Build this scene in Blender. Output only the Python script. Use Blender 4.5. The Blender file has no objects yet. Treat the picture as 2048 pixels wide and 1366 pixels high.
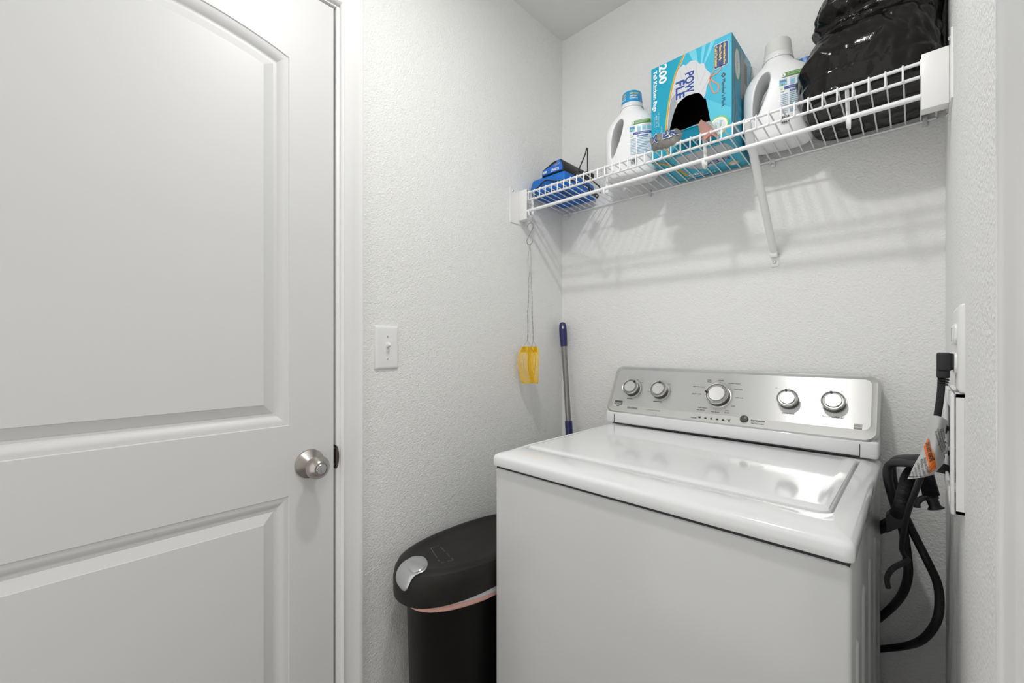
import bpy, bmesh, math, random
from mathutils import Vector, Matrix, noise

# ------------------------------------------------------------------ camera, world, light, exposure
S = bpy.context.scene
COL = S.collection
F_PX, YAW, Y0 = 853.7, math.radians(43.6626), 691.86      # focal length in pixels of a 2048 px wide frame, heading, horizon row
CZ = 1.23                                                # camera height
L, D, R, CEIL = 1.03, 1.3687, 0.0425, 2.442              # left wall x=-L, back wall y=D, right wall x=R
cd = bpy.data.cameras.new('camera'); cam = bpy.data.objects.new('camera', cd); COL.objects.link(cam)
cam.location = (0, 0, CZ); cam.rotation_euler = (math.pi/2, 0, YAW)
cd.sensor_width = 36; cd.lens = F_PX/2048*36; cd.shift_y = (Y0-683)/2048; cd.clip_start = 0.01
S.camera = cam
w = bpy.data.worlds.new('world'); S.world = w; w.use_nodes = True
w.node_tree.nodes['Background'].inputs[0].default_value = (1, 0.99, 0.98, 1)
w.node_tree.nodes['Background'].inputs[1].default_value = 1.16
LX, LY = -0.40, 0.43
# one flush ceiling lamp: its flat diffuser shines downwards, its rim sideways
for nm, kind, en in (('ceiling_lamp', 'AREA', 6.2), ('ceiling_lamp_rim', 'POINT', 1.7)):
    ld = bpy.data.lights.new(nm, kind); ld.energy = en; ld.color = (1, 0.99, 0.975)
    if kind == 'AREA': ld.shape = 'DISK'; ld.size = 0.085
    else: ld.shadow_soft_size = 0.040
    lo = bpy.data.objects.new(nm, ld); COL.objects.link(lo); lo.location = (LX, LY, CEIL-(0.055 if kind == 'AREA' else 0.100))
hd = bpy.data.lights.new('hall_fill', 'AREA'); hd.shape = 'DISK'; hd.size = 0.45; hd.energy = 8; hd.color = (1, 0.99, 0.975)  # added fill light beyond the right opening, without a fixture
ho = bpy.data.objects.new('hall_fill', hd); COL.objects.link(ho); ho.location = (R+.60, -0.10, CEIL-0.06)
S.view_settings.view_transform = 'Standard'; S.view_settings.look = 'None'
S.view_settings.gamma = 1; S.view_settings.exposure = 0.06
S.view_settings.use_curve_mapping = False

# ------------------------------------------------------------------ helpers: measuring
CS, SN = math.cos(YAW), math.sin(YAW)
def ray(x, y):
    r = (x-1024)/F_PX; z = (Y0-y)/F_PX
    return Vector((r*CS-SN, r*SN+CS, z))
O = Vector((0, 0, CZ))
def onX(x, y, X): d = ray(x, y); return O + d*(X/d.x)
def onY(x, y, Y): d = ray(x, y); return O + d*(Y/d.y)
def onZ(x, y, Z): d = ray(x, y); return O + d*((Z-CZ)/d.z)
def onP(x, y, p, n): d = ray(x, y); return O + d*((Vector(p)-O).dot(n)/d.dot(n))

# ------------------------------------------------------------------ helpers: materials
def srgb(r, g, b):
    f = lambda c: (c/255/12.92 if c/255 <= .04045 else ((c/255+.055)/1.055)**2.4)
    return (f(r), f(g), f(b), 1)
MC = {}
def mat(name, col, rough=.5, metal=0, bump=None, coat=0, spec=.5, trans=0, alpha=1, sss=0, emit=0, mottle=None, aniso=0):
    if name in MC: return MC[name]
    m = bpy.data.materials.new(name); m.use_nodes = True; n = m.node_tree.nodes; k = m.node_tree.links
    b = n['Principled BSDF']; I = b.inputs
    I['Base Color'].default_value = col if len(col) == 4 else (*col, 1)
    I['Roughness'].default_value = rough; I['Metallic'].default_value = metal
    I['Coat Weight'].default_value = coat; I['Coat Roughness'].default_value = .08
    I['Specular IOR Level'].default_value = spec; I['Transmission Weight'].default_value = trans
    I['Alpha'].default_value = alpha; I['Subsurface Weight'].default_value = sss
    I['Subsurface Radius'].default_value = (.01, .01, .008)
    if emit: I['Emission Color'].default_value = (1, 1, 1, 1); I['Emission Strength'].default_value = emit
    tc = n.new('ShaderNodeTexCoord')
    if bump:
        last = None
        for (sc, st, det, dist, stretch) in bump:
            mp = n.new('ShaderNodeMapping'); mp.inputs['Scale'].default_value = stretch
            k.new(tc.outputs['Object'], mp.inputs[0])
            t = n.new('ShaderNodeTexNoise'); t.inputs['Scale'].default_value = sc; t.inputs['Detail'].default_value = det
            k.new(mp.outputs[0], t.inputs['Vector'])
            bp = n.new('ShaderNodeBump'); bp.inputs['Strength'].default_value = st; bp.inputs['Distance'].default_value = dist
            k.new(t.outputs['Fac'], bp.inputs['Height'])
            if last: k.new(last.outputs[0], bp.inputs['Normal'])
            last = bp
        k.new(last.outputs[0], I['Normal'])
    if mottle:                                           # subtle colour wear of the thing itself
        c2, sc = mottle
        t = n.new('ShaderNodeTexNoise'); t.inputs['Scale'].default_value = sc; t.inputs['Detail'].default_value = 4
        k.new(tc.outputs['Object'], t.inputs['Vector'])
        rp = n.new('ShaderNodeValToRGB'); rp.color_ramp.elements[0].position = .42; rp.color_ramp.elements[1].position = .62
        rp.color_ramp.elements[0].color = I['Base Color'].default_value; rp.color_ramp.elements[1].color = (*c2[:3], 1)
        k.new(t.outputs['Fac'], rp.inputs[0]); k.new(rp.outputs[0], I['Base Color'])
    if aniso:
        I['Anisotropic'].default_value = aniso; I['Anisotropic Rotation'].default_value = .25
        tg = n.new('ShaderNodeTangent'); tg.direction_type = 'UV_MAP'; k.new(tg.outputs[0], I['Tangent'])
    MC[name] = m
    return m
U1 = (1, 1, 1)
WALL = mat('wall_paint', (.85, .85, .838), .62, bump=[(240, .8, 2, .0026, U1), (75, .35, 2, .0025, U1)])
CEILM = mat('ceiling_paint', (.82, .82, .80), .8, bump=[(120, .25, 3, .002, U1)])
TRIM = mat('trim_paint', (.83, .83, .82), .32, bump=[(30, .02, 2, .001, U1)])
DOORM = mat('door_paint', (.69, .69, .688), .42, bump=[(300, .03, 2, .0004, (1, 1, .1))])
FLOORM = mat('floor_vinyl', (.30, .27, .24), .45, bump=[(60, .1, 3, .001, U1)])
WIREM = mat('white_vinyl_wire', (.86, .87, .87), .28)
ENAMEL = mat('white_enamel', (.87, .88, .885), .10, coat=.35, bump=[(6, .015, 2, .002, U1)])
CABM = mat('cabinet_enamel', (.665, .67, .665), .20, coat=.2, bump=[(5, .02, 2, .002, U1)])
PLASTW = mat('white_plastic', (.83, .83, .82), .35)
GREYGAP = mat('dark_gap', (.03, .03, .032), .7)
NICKEL = mat('brushed_nickel', (.43, .40, .37), .25, 1, bump=[(90, .04, 2, .001, (1, 1, 12))])
STEEL = mat('steel', (.62, .62, .62), .25, 1)
BRONZE = mat('dark_bronze', (.16, .13, .12), .35, .9)
BLACKP = mat('black_plastic', (.008, .008, .009), .42)
RUBBER = mat('black_rubber', (.009, .009, .011), .55, bump=[(200, .1, 2, .0006, U1)])

# ------------------------------------------------------------------ helpers: objects
ROOT = {}
def tag(o, label=None, cat=None, group=None, kind=None):
    if label: o['label'] = label
    if cat: o['category'] = cat
    if group: o['group'] = group
    if kind: o['kind'] = kind
    return o
def thing(name, label, cat, loc=(0, 0, 0), rot=None, group=None):
    o = bpy.data.objects.new(name, None); COL.objects.link(o); o.empty_display_size = .05
    m = Matrix.Translation(Vector(loc)) @ (rot.to_4x4() if rot else Matrix.Identity(4))
    o.matrix_world = m; ROOT[o.name] = m
    return tag(o, label, cat, group)
def build(name, bm, mats, parent=None, sharp=35, local=False, label=None):
    """links the bmesh (world coordinates) as one mesh object; a child stores its vertices in its root's frame"""
    if not isinstance(mats, (list, tuple)): mats = [mats]
    bmesh.ops.recalc_face_normals(bm, faces=bm.faces)
    if parent is not None and not local: bmesh.ops.transform(bm, matrix=ROOT[parent.name].inverted(), verts=bm.verts)
    me = bpy.data.meshes.new(name); bm.to_mesh(me); bm.free()
    for m in mats: me.materials.append(m)
    for p in me.polygons: p.use_smooth = True
    me.set_sharp_from_angle(angle=math.radians(sharp))
    o = bpy.data.objects.new(name, me); COL.objects.link(o)
    if parent is not None: o.parent = parent; ROOT[o.name] = ROOT[parent.name]
    else: ROOT[o.name] = Matrix.Identity(4)
    if label: o['label'] = label
    return o
def struct(name, bm, mats, label=None, **k):
    o = build(name, bm, mats, **k); o['kind'] = 'structure'
    if label: o['label'] = label
    return o
def B(): return bmesh.new()
def box(bm, x0, x1, y0, y1, z0, z1, bev=0, seg=2, mi=0, M=None):
    v = [bm.verts.new((x, y, z)) for x in (x0, x1) for y in (y0, y1) for z in (z0, z1)]
    f = [bm.faces.new([v[i] for i in q]) for q in ((0, 1, 3, 2), (4, 6, 7, 5), (0, 4, 5, 1), (2, 3, 7, 6), (0, 2, 6, 4), (1, 5, 7, 3))]
    for q in f: q.material_index = mi
    vs = list(v)
    if bev:
        e = list({e for q in f for e in q.edges})
        r = bmesh.ops.bevel(bm, geom=e, offset=bev, segments=seg, profile=.5, affect='EDGES', clamp_overlap=True)
        vs = list({x for q in r['faces'] for x in q.verts} | {x for x in v if x.is_valid})
        for q in r['faces']: q.material_index = mi
        allf = {q for x in vs for q in x.link_faces}
        for q in allf: q.material_index = mi
    if M is not None: bmesh.ops.transform(bm, matrix=M, verts=vs)
    return vs
def smooth_path(pts, n=6, closed=False):
    P = [Vector(p) for p in pts]; out = []; m = len(P)
    rng = range(m if closed else m-1)
    g = (lambda i: P[i % m]) if closed else (lambda i: P[max(0, min(m-1, i))])
    for i in rng:
        a, b, c, d = g(i-1), g(i), g(i+1), g(i+2)
        for j in range(n):
            t = j/n
            out.append(.5*((2*b)+(c-a)*t+(2*a-5*b+4*c-d)*t*t+(3*b-a-3*c+d)*t**3))
    if not closed: out.append(P[-1])
    return out
def tube(bm, pts, r, n=10, closed=False, mi=0, sq=None):
    P = [Vector(p) for p in pts]; m = len(P)
    rr = r if callable(r) else (lambda i, t: r)
    T = []
    for i in range(m):
        a = P[(i-1) % m] if (closed or i > 0) else P[0]; b = P[(i+1) % m] if (closed or i < m-1) else P[-1]
        T.append((b-a).normalized())
    u = T[0].orthogonal().normalized()
    if abs(T[0].z) < .9: u = (Vector((0, 0, 1))-T[0]*T[0].z).normalized()
    rings = []
    for i in range(m):
        u = (u-T[i]*u.dot(T[i])).normalized(); v = T[i].cross(u)
        q = rr(i, i/(m-1)); a, b = (q, q) if not sq else (q*sq[0], q*sq[1])
        rings.append([bm.verts.new(P[i]+u*a*math.cos(2*math.pi*j/n)+v*b*math.sin(2*math.pi*j/n)) for j in range(n)])
    for i in range(m if closed else m-1):
        A, C = rings[i], rings[(i+1) % m]
        for j in range(n):
            f = bm.faces.new((A[j], A[(j+1) % n], C[(j+1) % n], C[j])); f.material_index = mi
    if not closed:
        for q in (rings[0][::-1], rings[-1]): bm.faces.new(q).material_index = mi
    return rings
def frame(o, z, x=None):
    z = Vector(z).normalized()
    x = Vector(x) if x is not None else z.orthogonal()
    x = (x-z*x.dot(z)).normalized(); y = z.cross(x)
    m = Matrix((x, y, z)).transposed().to_4x4(); m.translation = Vector(o); return m
def lathe(bm, prof, M, n=32, mi=0, sx=1, sy=1, mis=None):
    rings = []
    for (r, h) in prof:
        if r < 1e-6: rings.append([bm.verts.new(M @ Vector((0, 0, h)))])
        else: rings.append([bm.verts.new(M @ Vector((r*sx*math.cos(2*math.pi*j/n), r*sy*math.sin(2*math.pi*j/n), h))) for j in range(n)])
    for i in range(len(rings)-1):
        A, C = rings[i], rings[i+1]; k = mis[i] if mis else mi
        for j in range(n):
            q = [A[j % len(A)], A[(j+1) % len(A)], C[(j+1) % len(C)], C[j % len(C)]]
            q = list(dict.fromkeys(q))
            if len(q) > 2: bm.faces.new(q).material_index = k
    for g, k in ((rings[0], 0), (rings[-1], -1)):
        if len(g) > 2: bm.faces.new(g if k else g[::-1]).material_index = (mis[k] if mis else mi)
def rrect(w, h, r, n=6, cx=0, cy=0):
    out = []
    for (sx, sy, a0) in ((1, 1, 0), (-1, 1, 90), (-1, -1, 180), (1, -1, 270)):
        for j in range(n+1):
            a = math.radians(a0+90*j/n); out.append((cx+sx*(w/2-r)+r*math.cos(a), cy+sy*(h/2-r)+r*math.sin(a)))
    return out
def loops(bm, rings, mi=0, cap0=True, cap1=True, closed=True, mis=None):
    """skins a list of rings of points"""
    V = [[bm.verts.new(p) for p in r] for r in rings]; n = len(V[0])
    for i in range(len(V)-1):
        for j in range(n if closed else n-1):
            f = bm.faces.new((V[i][j], V[i][(j+1) % n], V[i+1][(j+1) % n], V[i+1][j])); f.material_index = mis[i] if mis else mi
    if cap0: bm.faces.new(V[0][::-1]).material_index = mis[0] if mis else mi
    if cap1: bm.faces.new(V[-1]).material_index = mis[-1] if mis else mi
    return V
def prism(bm, poly, M, h0, h1, mi=0, bev=0):
    P = lambda s, h: [M @ Vector((x*s[0], y*s[1], h)) for x, y in poly]
    if not bev: return loops(bm, [P((1, 1), h0), P((1, 1), h1)], mi)
    # inset upper rim for a rounded edge
    cx = sum(p[0] for p in poly)/len(poly); cy = sum(p[1] for p in poly)/len(poly)
    ex = max(abs(p[0]-cx) for p in poly); ey = max(abs(p[1]-cy) for p in poly)
    def Q(d, h): return [M @ Vector((cx+(x-cx)*(1-d/ex), cy+(y-cy)*(1-d/ey), h)) for x, y in poly]
    return loops(bm, [Q(0, h0), Q(0, h1-bev), Q(bev*.3, h1-bev*.3), Q(bev, h1)], mi)
def dup(root, name=None, **k):
    r = root.copy(); COL.objects.link(r)
    for ch in list(root.children):
        c = ch.copy(); COL.objects.link(c); c.parent = r
        for g in ch.children: d = g.copy(); COL.objects.link(d); d.parent = c
    return r

class Art:
    """printed polygons and lettering laid on a surface: M maps (u, v, lift) to a point"""
    def __init__(s, fn): s.fn = fn; s.bm = B(); s.mats = []; s.L = 0
    def mi(s, c):
        m = c if isinstance(c, bpy.types.Material) else mat('ink_%03d_%03d_%03d' % c, srgb(*c), .45)
        if m not in s.mats: s.mats.append(m)
        return s.mats.index(m)
    def poly(s, pts, c, l=1):
        h = l*.00022
        # tessellate in 2D so that concave outlines fill properly
        vs = [s.bm.verts.new((p[0], p[1], 0)) for p in pts]
        es = [s.bm.edges.new((vs[i], vs[(i+1) % len(vs)])) for i in range(len(vs))]
        g = bmesh.ops.triangle_fill(s.bm, use_beauty=True, edges=es)
        k = s.mi(c)
        for f in g['geom']:
            if isinstance(f, bmesh.types.BMFace): f.material_index = k
        for v in vs: v.co = s.fn(v.co.x, v.co.y, h)
    def rect(s, u0, v0, u1, v1, c, l=1): s.poly([(u0, v0), (u1, v0), (u1, v1), (u0, v1)], c, l)
    def line(s, pts, wd, c, l=1):
        a = []; b = []
        for i, p in enumerate(pts):
            q0 = pts[max(0, i-1)]; q1 = pts[min(len(pts)-1, i+1)]
            dx, dy = q1[0]-q0[0], q1[1]-q0[1]; n = math.hypot(dx, dy) or 1
            k = wd(i/(len(pts)-1)) if callable(wd) else wd
            a.append((p[0]-dy/n*k/2, p[1]+dx/n*k/2)); b.append((p[0]+dy/n*k/2, p[1]-dx/n*k/2))
        for i in range(len(pts)-1): s.poly([a[i], a[i+1], b[i+1], b[i]], c, l)
    def disc(s, u, v, r, c, l=1, n=24, sy=1): s.poly([(u+r*math.cos(2*math.pi*i/n), v+r*sy*math.sin(2*math.pi*i/n)) for i in range(n)], c, l)
    def text(s, t, u, v, size, c, l=2, rot=0, bold=0, al='LEFT', width=None, shear=0):
        cu = bpy.data.curves.new('t', 'FONT'); cu.body = t; cu.size = size; cu.offset = bold*size; cu.resolution_u = 3; cu.shear = shear
        o = bpy.data.objects.new('t', cu); me = o.to_mesh()
        xs = [q.co.x for q in me.vertices]
        if xs:
            x0, x1 = min(xs), max(xs); k = (width/(x1-x0)) if width else 1
            ox = {'LEFT': x0, 'CENTER': (x0+x1)/2, 'RIGHT': x1}[al]
            ca, sa = math.cos(math.radians(rot)), math.sin(math.radians(rot)); h = l*.00022
            V = []
            for q in me.vertices:
                x = (q.co.x-ox)*k; y = q.co.y
                V.append(s.bm.verts.new(s.fn(u+x*ca-y*sa, v+x*sa+y*ca, h)))
            m = s.mi(c)
            for p in me.polygons:
                try: s.bm.faces.new([V[i] for i in p.vertices]).material_index = m
                except ValueError: pass
        o.to_mesh_clear(); bpy.data.objects.remove(o); bpy.data.curves.remove(cu)
    def done(s, name, parent, label=None):
        me_bm = s.bm
        bmesh.ops.transform(me_bm, matrix=ROOT[parent.name].inverted(), verts=me_bm.verts)
        me = bpy.data.meshes.new(name); me_bm.to_mesh(me); me_bm.free()
        for m in s.mats: me.materials.append(m)
        o = bpy.data.objects.new(name, me); COL.objects.link(o); o.parent = parent; ROOT[o.name] = ROOT[parent.name]
        if label: o['label'] = label
        return o
def apply_mods(o):
    dg = bpy.context.evaluated_depsgraph_get(); dg.update()
    me = bpy.data.meshes.new_from_object(o.evaluated_get(dg)); o.modifiers.clear()
    old = o.data; o.data = me; bpy.data.meshes.remove(old)
    for p in me.polygons: p.use_smooth = True

# ================================================================== THE ROOM
DL, DR, DT = -0.259, 0.4522, 2.052          # door leaf in the left wall (y range, top)
OY0, OY1, OT = -0.517, 0.243, 2.05          # opening in the right wall, where one stands to look in
T = .11
bm = B()
box(bm, -L-T, -L, DR+.02, D+T, 0, CEIL); box(bm, -L-T, -L, -1.0, DL-.02, 0, CEIL); box(bm, -L-T, -L, DL-.02, DR+.02, DT+.02, CEIL)
struct('wall_left', bm, WALL, 'white textured wall on the left holding the door and the light switch')
bm = B(); box(bm, -L, R+T, D, D+T, 0, CEIL); struct('wall_back', bm, WALL, 'white textured wall behind the washer and shelf')
bm = B()
box(bm, R, R+T, OY1+.02, D, 0, CEIL); box(bm, R, R+T, -1.0, OY0-.02, 0, CEIL); box(bm, R, R+T, OY0-.02, OY1+.02, OT+.02, CEIL)
struct('wall_right', bm, WALL, 'white textured wall on the right with outlet and hose box')
bm = B(); box(bm, R+.95, R+.95+T, -1.0-T, D+T, 0, CEIL); box(bm, R+T, R+.95, D, D+T, 0, CEIL); box(bm, R+T, R+.95, -1.0-T, -1.0, 0, CEIL)  # unseen walls, added to keep world light out of the right opening
struct('wall_hall_blocker', bm, WALL, 'unseen white hallway walls added to cut the light coming through the right opening')
bm = B(); box(bm, -L-T, R+.95+T, -1.0-T, D+T, CEIL, CEIL+.08); struct('ceiling', bm, CEILM, 'flat off-white ceiling')
bm = B(); box(bm, -L-T, R+.95+T, -1.0-T, D+T, -.06, 0); struct('floor', bm, FLOORM, 'plain floor')
# baseboards
bm = B(); box(bm, -L, -L+.013, DR+.08, D, 0, .085, .004); struct('baseboard_left', bm, TRIM)
bm = B(); box(bm, -L+.013, R, D-.013, D, 0, .085, .004); struct('baseboard_back', bm, TRIM)
bm = B(); box(bm, R-.013, R, OY1+.08, D-.013, 0, .085, .004); struct('baseboard_right', bm, TRIM)

def casing(name, path, n_in, wid=.0572, label=None):
    """path: jamb-side edge points (world, on the wall plane); n_in(i): direction away from the opening at each point"""
    prof = [(0, 0), (0, .0085), (.003, .0115), (.006, .0125), (.010, .0105), (.014, .0095), (.020, .0100), (.036, .0122), (.041, .0150), (.046, .0165), (.052, .0165), (.0555, .0150), (.0572, .0110), (.0572, 0)]
    out = n_in['out']
    bm = B(); rings = []
    for P, d in path:
        rings.append([Vector(P)+Vector(d)*a+out*h for a, h in prof])
    loops(bm, rings)
    return struct(name, bm, TRIM, label, sharp=25)
JY0, JY1, JT = DL-.006, DR+.006, DT+.005    # jamb faces
o1, o2, o3 = JY0-.007, JY1+.007, JT+.007
casing('trim_1', [((-L, o2, 0), (0, 1, 0)), ((-L, o2, o3), (0, 1, 1)), ((-L, o1, o3), (0, -1, 1)), ((-L, o1, 0), (0, -1, 0))], {'out': Vector((1, 0, 0))},
       label='white moulded casing around the left door')
casing('trim_2', [((R, OY1+.0075, 0), (0, 1, 0)), ((R, OY1+.0075, OT+.01), (0, 1, 1)), ((R, OY0-.0075, OT+.01), (0, -1, 1)), ((R, OY0-.0075, 0), (0, -1, 0))], {'out': Vector((-1, 0, 0))},
       label='white casing at the right edge of the view')
bm = B()                                     # jamb of the left door with its stop
box(bm, -L-T, -L+.0005, JY1, JY1+.0145, 0, JT+.0145, .001); box(bm, -L-T, -L+.0005, JY0-.0145, JY0, 0, JT+.0145, .001)
box(bm, -L-T, -L+.0005, JY0, JY1, JT, JT+.0145, .001)
box(bm, -L-T, -L-.040, JY1-.011, JY1, 0, JT, .001); box(bm, -L-T, -L-.040, JY0, JY0+.011, 0, JT, .001); box(bm, -L-T, -L-.040, JY0+.011, JY1-.011, JT-.011, JT, .001)
jamb = struct('trim_3', bm, TRIM, 'white jamb of the left door')
bm = B()                                     # jamb of the right opening
box(bm, R, R+T, OY1, OY1+.0145, 0, OT+.0145, .001); box(bm, R, R+T, OY0-.0145, OY0, 0, OT+.0145, .001); box(bm, R, R+T, OY0, OY1, OT, OT+.0145, .001)
struct('trim_4', bm, TRIM, 'white jamb of the right opening')
# strike plate
bm = B(); zc = onX(672, 914, -L).z
box(bm, -L-.030, -L-.001, JY1-.0012, JY1+.0004, zc-.0285, zc+.0285, .0004)
lip = []
for i in range(9):
    a = math.pi*i/8; lip.append((zc+.0285*math.cos(a), .0075*math.sin(a)))
vs = [[], []]
for k, h in enumerate((-.0005, .0011)):
    vs[k] = [(-L+h, JY1-.0012+y, z) for z, y in lip]
loops(bm, [[Vector(p) for p in vs[0]], [Vector(p) for p in vs[1]]])
for s in (-1, 1): lathe(bm, [(.0035, 0), (.0035, .0006), (0, .001)], frame((-L-.010, JY1-.0012, zc+s*.020), (0, -1, 0)), 12, 1)
build('strike_plate', bm, [BRONZE, STEEL], jamb, label='dark bronze strike plate')

# ---- door leaf: two moulded panels, arched upper one
PW0, PW1, PC, PR, PZC = -0.1315, .3515, .11, .76, 1.1634
PROF = [(0, 0), (.0015, -.0022), (.004, -.0026), (.008, -.0030), (.014, -.0050), (.019, -.0085), (.022, -.0115), (.0245, -.0125), (.030, -.0125), (.0312, -.0115), (.0505, -.0040), (.0515, -.0025), (.055, -.0025)]
XF = -L-.003
def arch_ring(d, x, z0, n=28):
    y0, y1, r = PW0+d, PW1-d, PR-d
    pts = [(y1, z0+d)]
    for i in range(n+1):
        y = y1+(y0-y1)*i/n; pts.append((y, PZC+math.sqrt(r*r-(y-PC)**2)))
    pts.append((y0, z0+d))
    return [Vector((x, y, z)) for y, z in pts]
def rect_ring(d, x, z0, z1):
    return [Vector((x, y, z)) for y, z in ((PW1-d, z0+d), (PW1-d, z1-d), (PW0+d, z1-d), (PW0+d, z0+d))]
bm = B()
UZ0, LZ1, LZ0 = 1.0493, .8896, .235
rings = [arch_ring(d, XF+h, UZ0) for d, h in PROF]; VA = loops(bm, rings, cap0=False)
rings = [rect_ring(d, XF+h, LZ0, LZ1) for d, h in PROF]; VB = loops(bm, rings, cap0=False)
fr = [bm.verts.new((XF, y, z)) for y, z in ((DR, .012), (DR, DT), (DL, DT), (DL, .012))]
es = [bm.edges.new((fr[i], fr[(i+1) % 4])) for i in range(4)]
def ring_edges(V): return [bm.edges.get((V[i], V[(i+1) % len(V)])) for i in range(len(V))]
bmesh.ops.triangle_fill(bm, use_beauty=True, edges=es+ring_edges(VA[0])+ring_edges(VB[0]))
bk = [bm.verts.new((XF-.035, v.co.y, v.co.z)) for v in fr]
for i in range(4): bm.faces.new((fr[i], fr[(i+1) % 4], bk[(i+1) % 4], bk[i]))
bm.faces.new(bk)
door = struct('door_1', bm, DOORM, 'white two-panel door with an arched upper panel on the left', sharp=18)
# knob on the door
kc = onX(619, 927, XF)
KM = frame(kc, (1, 0, 0), (0, 0, 1))
bm = B(); lathe(bm, [(.0335, 0), (.0335, .0025), (.0325, .004), (.0315, .0045), (.016, .017), (.0135, .018), (.0125, .034), (0, .034)], KM, 48)
ros = build('knob_rosette', bm, NICKEL, door, 25)
bm = B(); lathe(bm, [(0, .0055), (.0032, .0055), (.0032, .0075), (.0022, .0082), (0, .0085)], frame(kc+Vector((.003, -.018, -.0085)), (1, -.5, -.2)), 12); build('rosette_screw', bm, STEEL, ros)
bm = B(); lathe(bm, [(.0125, .030), (.0165, .032), (.0225, .037), (.0255, .043), (.0262, .048), (.0250, .053), (.0230, .0575), (.0165, .0660), (.0150, .0672), (.0125, .0675), (.0125, .0655), (0, .0655)], KM, 48)
knob = build('door_knob', bm, NICKEL, door, 28, label='round brushed nickel door knob')
bm = B(); lathe(bm, [(.0112, .064), (.0112, .0680), (.0102, .0690), (0, .0690)], KM, 28)
bb = bm; box(bb, -.0090, .0090, -.0014, .0014, .0685, .0712, .0005, M=KM)
build('lock_button', bm, STEEL, knob, label='turn button in the knob')

# ================================================================== light switch
sy0, sy1 = onX(748, 695, -L).y, onX(795.5, 695, -L).y
sc = Vector((-L, (sy0+sy1)/2, onX(771, 695, -L).z)); sw = thing('light_switch', 'white toggle light switch on the left wall beside the door casing', 'light switch', sc)
M = frame(sc, (1, 0, 0), (0, 1, 0))
bm = B(); hw, hh = (sy1-sy0)/2, .0575
R4 = lambda a, b, h: [M @ Vector((x, y, h)) for x, y in rrect(a*2, b*2, .003, 3)]
loops(bm, [R4(hw, hh, 0), R4(hw, hh, .0022), R4(hw-.0012, hh-.0012, .0042), R4(hw-.0045, hh-.0045, .0058), R4(hw-.008, hh-.008, .0062)])
pl = build('cover_plate', bm, PLASTW, sw, 40)
bm = B(); box(bm, -.0052, .0052, -.0122, .0122, .0060, .0068, .0003, M=M)
tf = build('toggle_frame', bm, PLASTW, sw)
bm = B(); TM = M @ Matrix.Rotation(math.radians(-28), 4, 'X')
box(bm, -.0040, .0040, -.0045, .0045, .002, .0195, .0010, M=TM); build('toggle', bm, PLASTW, sw)
for s in (-1, 1):
    bm = B(); lathe(bm, [(.0032, .006), (.0032, .0068), (.0022, .0076), (0, .0077)], M @ Matrix.Translation((0, s*.030, 0)), 14)
    box(bm, -.0004, .0004, -.0026, .0026, .0074, .0079, 0, mi=1, M=M @ Matrix.Translation((0, s*.030, 0)) @ Matrix.Rotation(.5*s+.2, 4, 'Z')); build('screw', bm, [PLASTW, GREYGAP], sw)

# ================================================================== ceiling light (above the frame)
cl = thing('ceiling_light', 'round flush ceiling light above the washer', 'ceiling light', (LX, LY, CEIL))
bm = B(); lathe(bm, [(.155, 0), (.155, -.018), (.150, -.024), (.140, -.026), (.135, -.022), (0, -.022)], Matrix.Translation((LX, LY, CEIL)), 48); build('lamp_base', bm, PLASTW, cl)
bm = B(); lathe(bm, [(.134, -.0225), (.118, -.032), (.085, -.041), (.04, -.046), (0, -.047)], Matrix.Translation((LX, LY, CEIL)), 48); build('diffuser', bm, mat('diffuser', (.9, .9, .88), .5, emit=1.2), cl)

# ================================================================== wire shelf
YF, ZF, ZB = 1.1186, 1.7655, 1.7500          # front rail, deck heights
XL, XR = -L+.004, R-.003
shelf = thing('wire_shelf', 'white vinyl coated wire shelf with hanging rod running along the back wall above the washer', 'shelf', (-.5, D, 1.75))
def railbm(y, z, r, x0, x1, n=12): b = B(); tube(b, [(x0, y, z), (x1, y, z)], r, n); return b
build('front_rail', railbm(YF, ZF, .0034, XL+.003, XR-.004), WIREM, shelf)
build('lip_rail', railbm(YF+.001, 1.7397, .0032, XL+.003, XR-.004), WIREM, shelf)
build('back_rail', railbm(D-.006, ZB-.004, .0030, XL+.012, XR-.012), WIREM, shelf)
build('middle_rail', railbm(1.250, (ZF+ZB)/2-.0028, .0024, XL+.012, XR-.012, 8), WIREM, shelf)
build('hanging_rod', railbm(YF-.002, 1.7008, .0052, XL+.003, XR-.004, 16), WIREM, shelf)
bm = B(); x = -.3015; xs = []
while x > XL+.02: x -= .0253
while x < XR-.010:
    if x > XL+.012: xs.append(x)
    x += .0253
for x in xs:
    tube(bm, [(x, D-.006, ZB), (x, YF+.004, ZF+.0035), (x, YF-.002, ZF+.0042), (x, YF-.0045, ZF+.001), (x, YF-.0045, 1.7380)], .0017, 6)
build('cross_wires', bm, WIREM, shelf)
# hooks carrying the rod
for i, px in enumerate((1058, 1207, 1405, 1693)):
    X = onY(px, 400, YF).x; bm = B()
    y, z = YF+.004, ZF
    pts = [(X, y, z+.001), (X, y+.001, z-.030), (X, y+.001, z-.062), (X, y-.002, z-.078), (X+.001, y-.010, z-.087), (X+.002, y-.019, z-.083), (X+.003, y-.024, z-.070), (X+.003, y-.020, z-.058)]
    pts = [(X, y+.004, z-.001), (X, y+.013, z-.028), (X+.001, y+.015, z-.058), (X+.002, y+.010, z-.076), (X+.003, y+.000, z-.083), (X+.004, y-.009, z-.078), (X+.004, y-.0105, z-.066)]
    tube(bm, smooth_path(pts, 6), .0031, 8, sq=(1.5, .75)); build('rod_hook', bm, WIREM, shelf)
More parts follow.
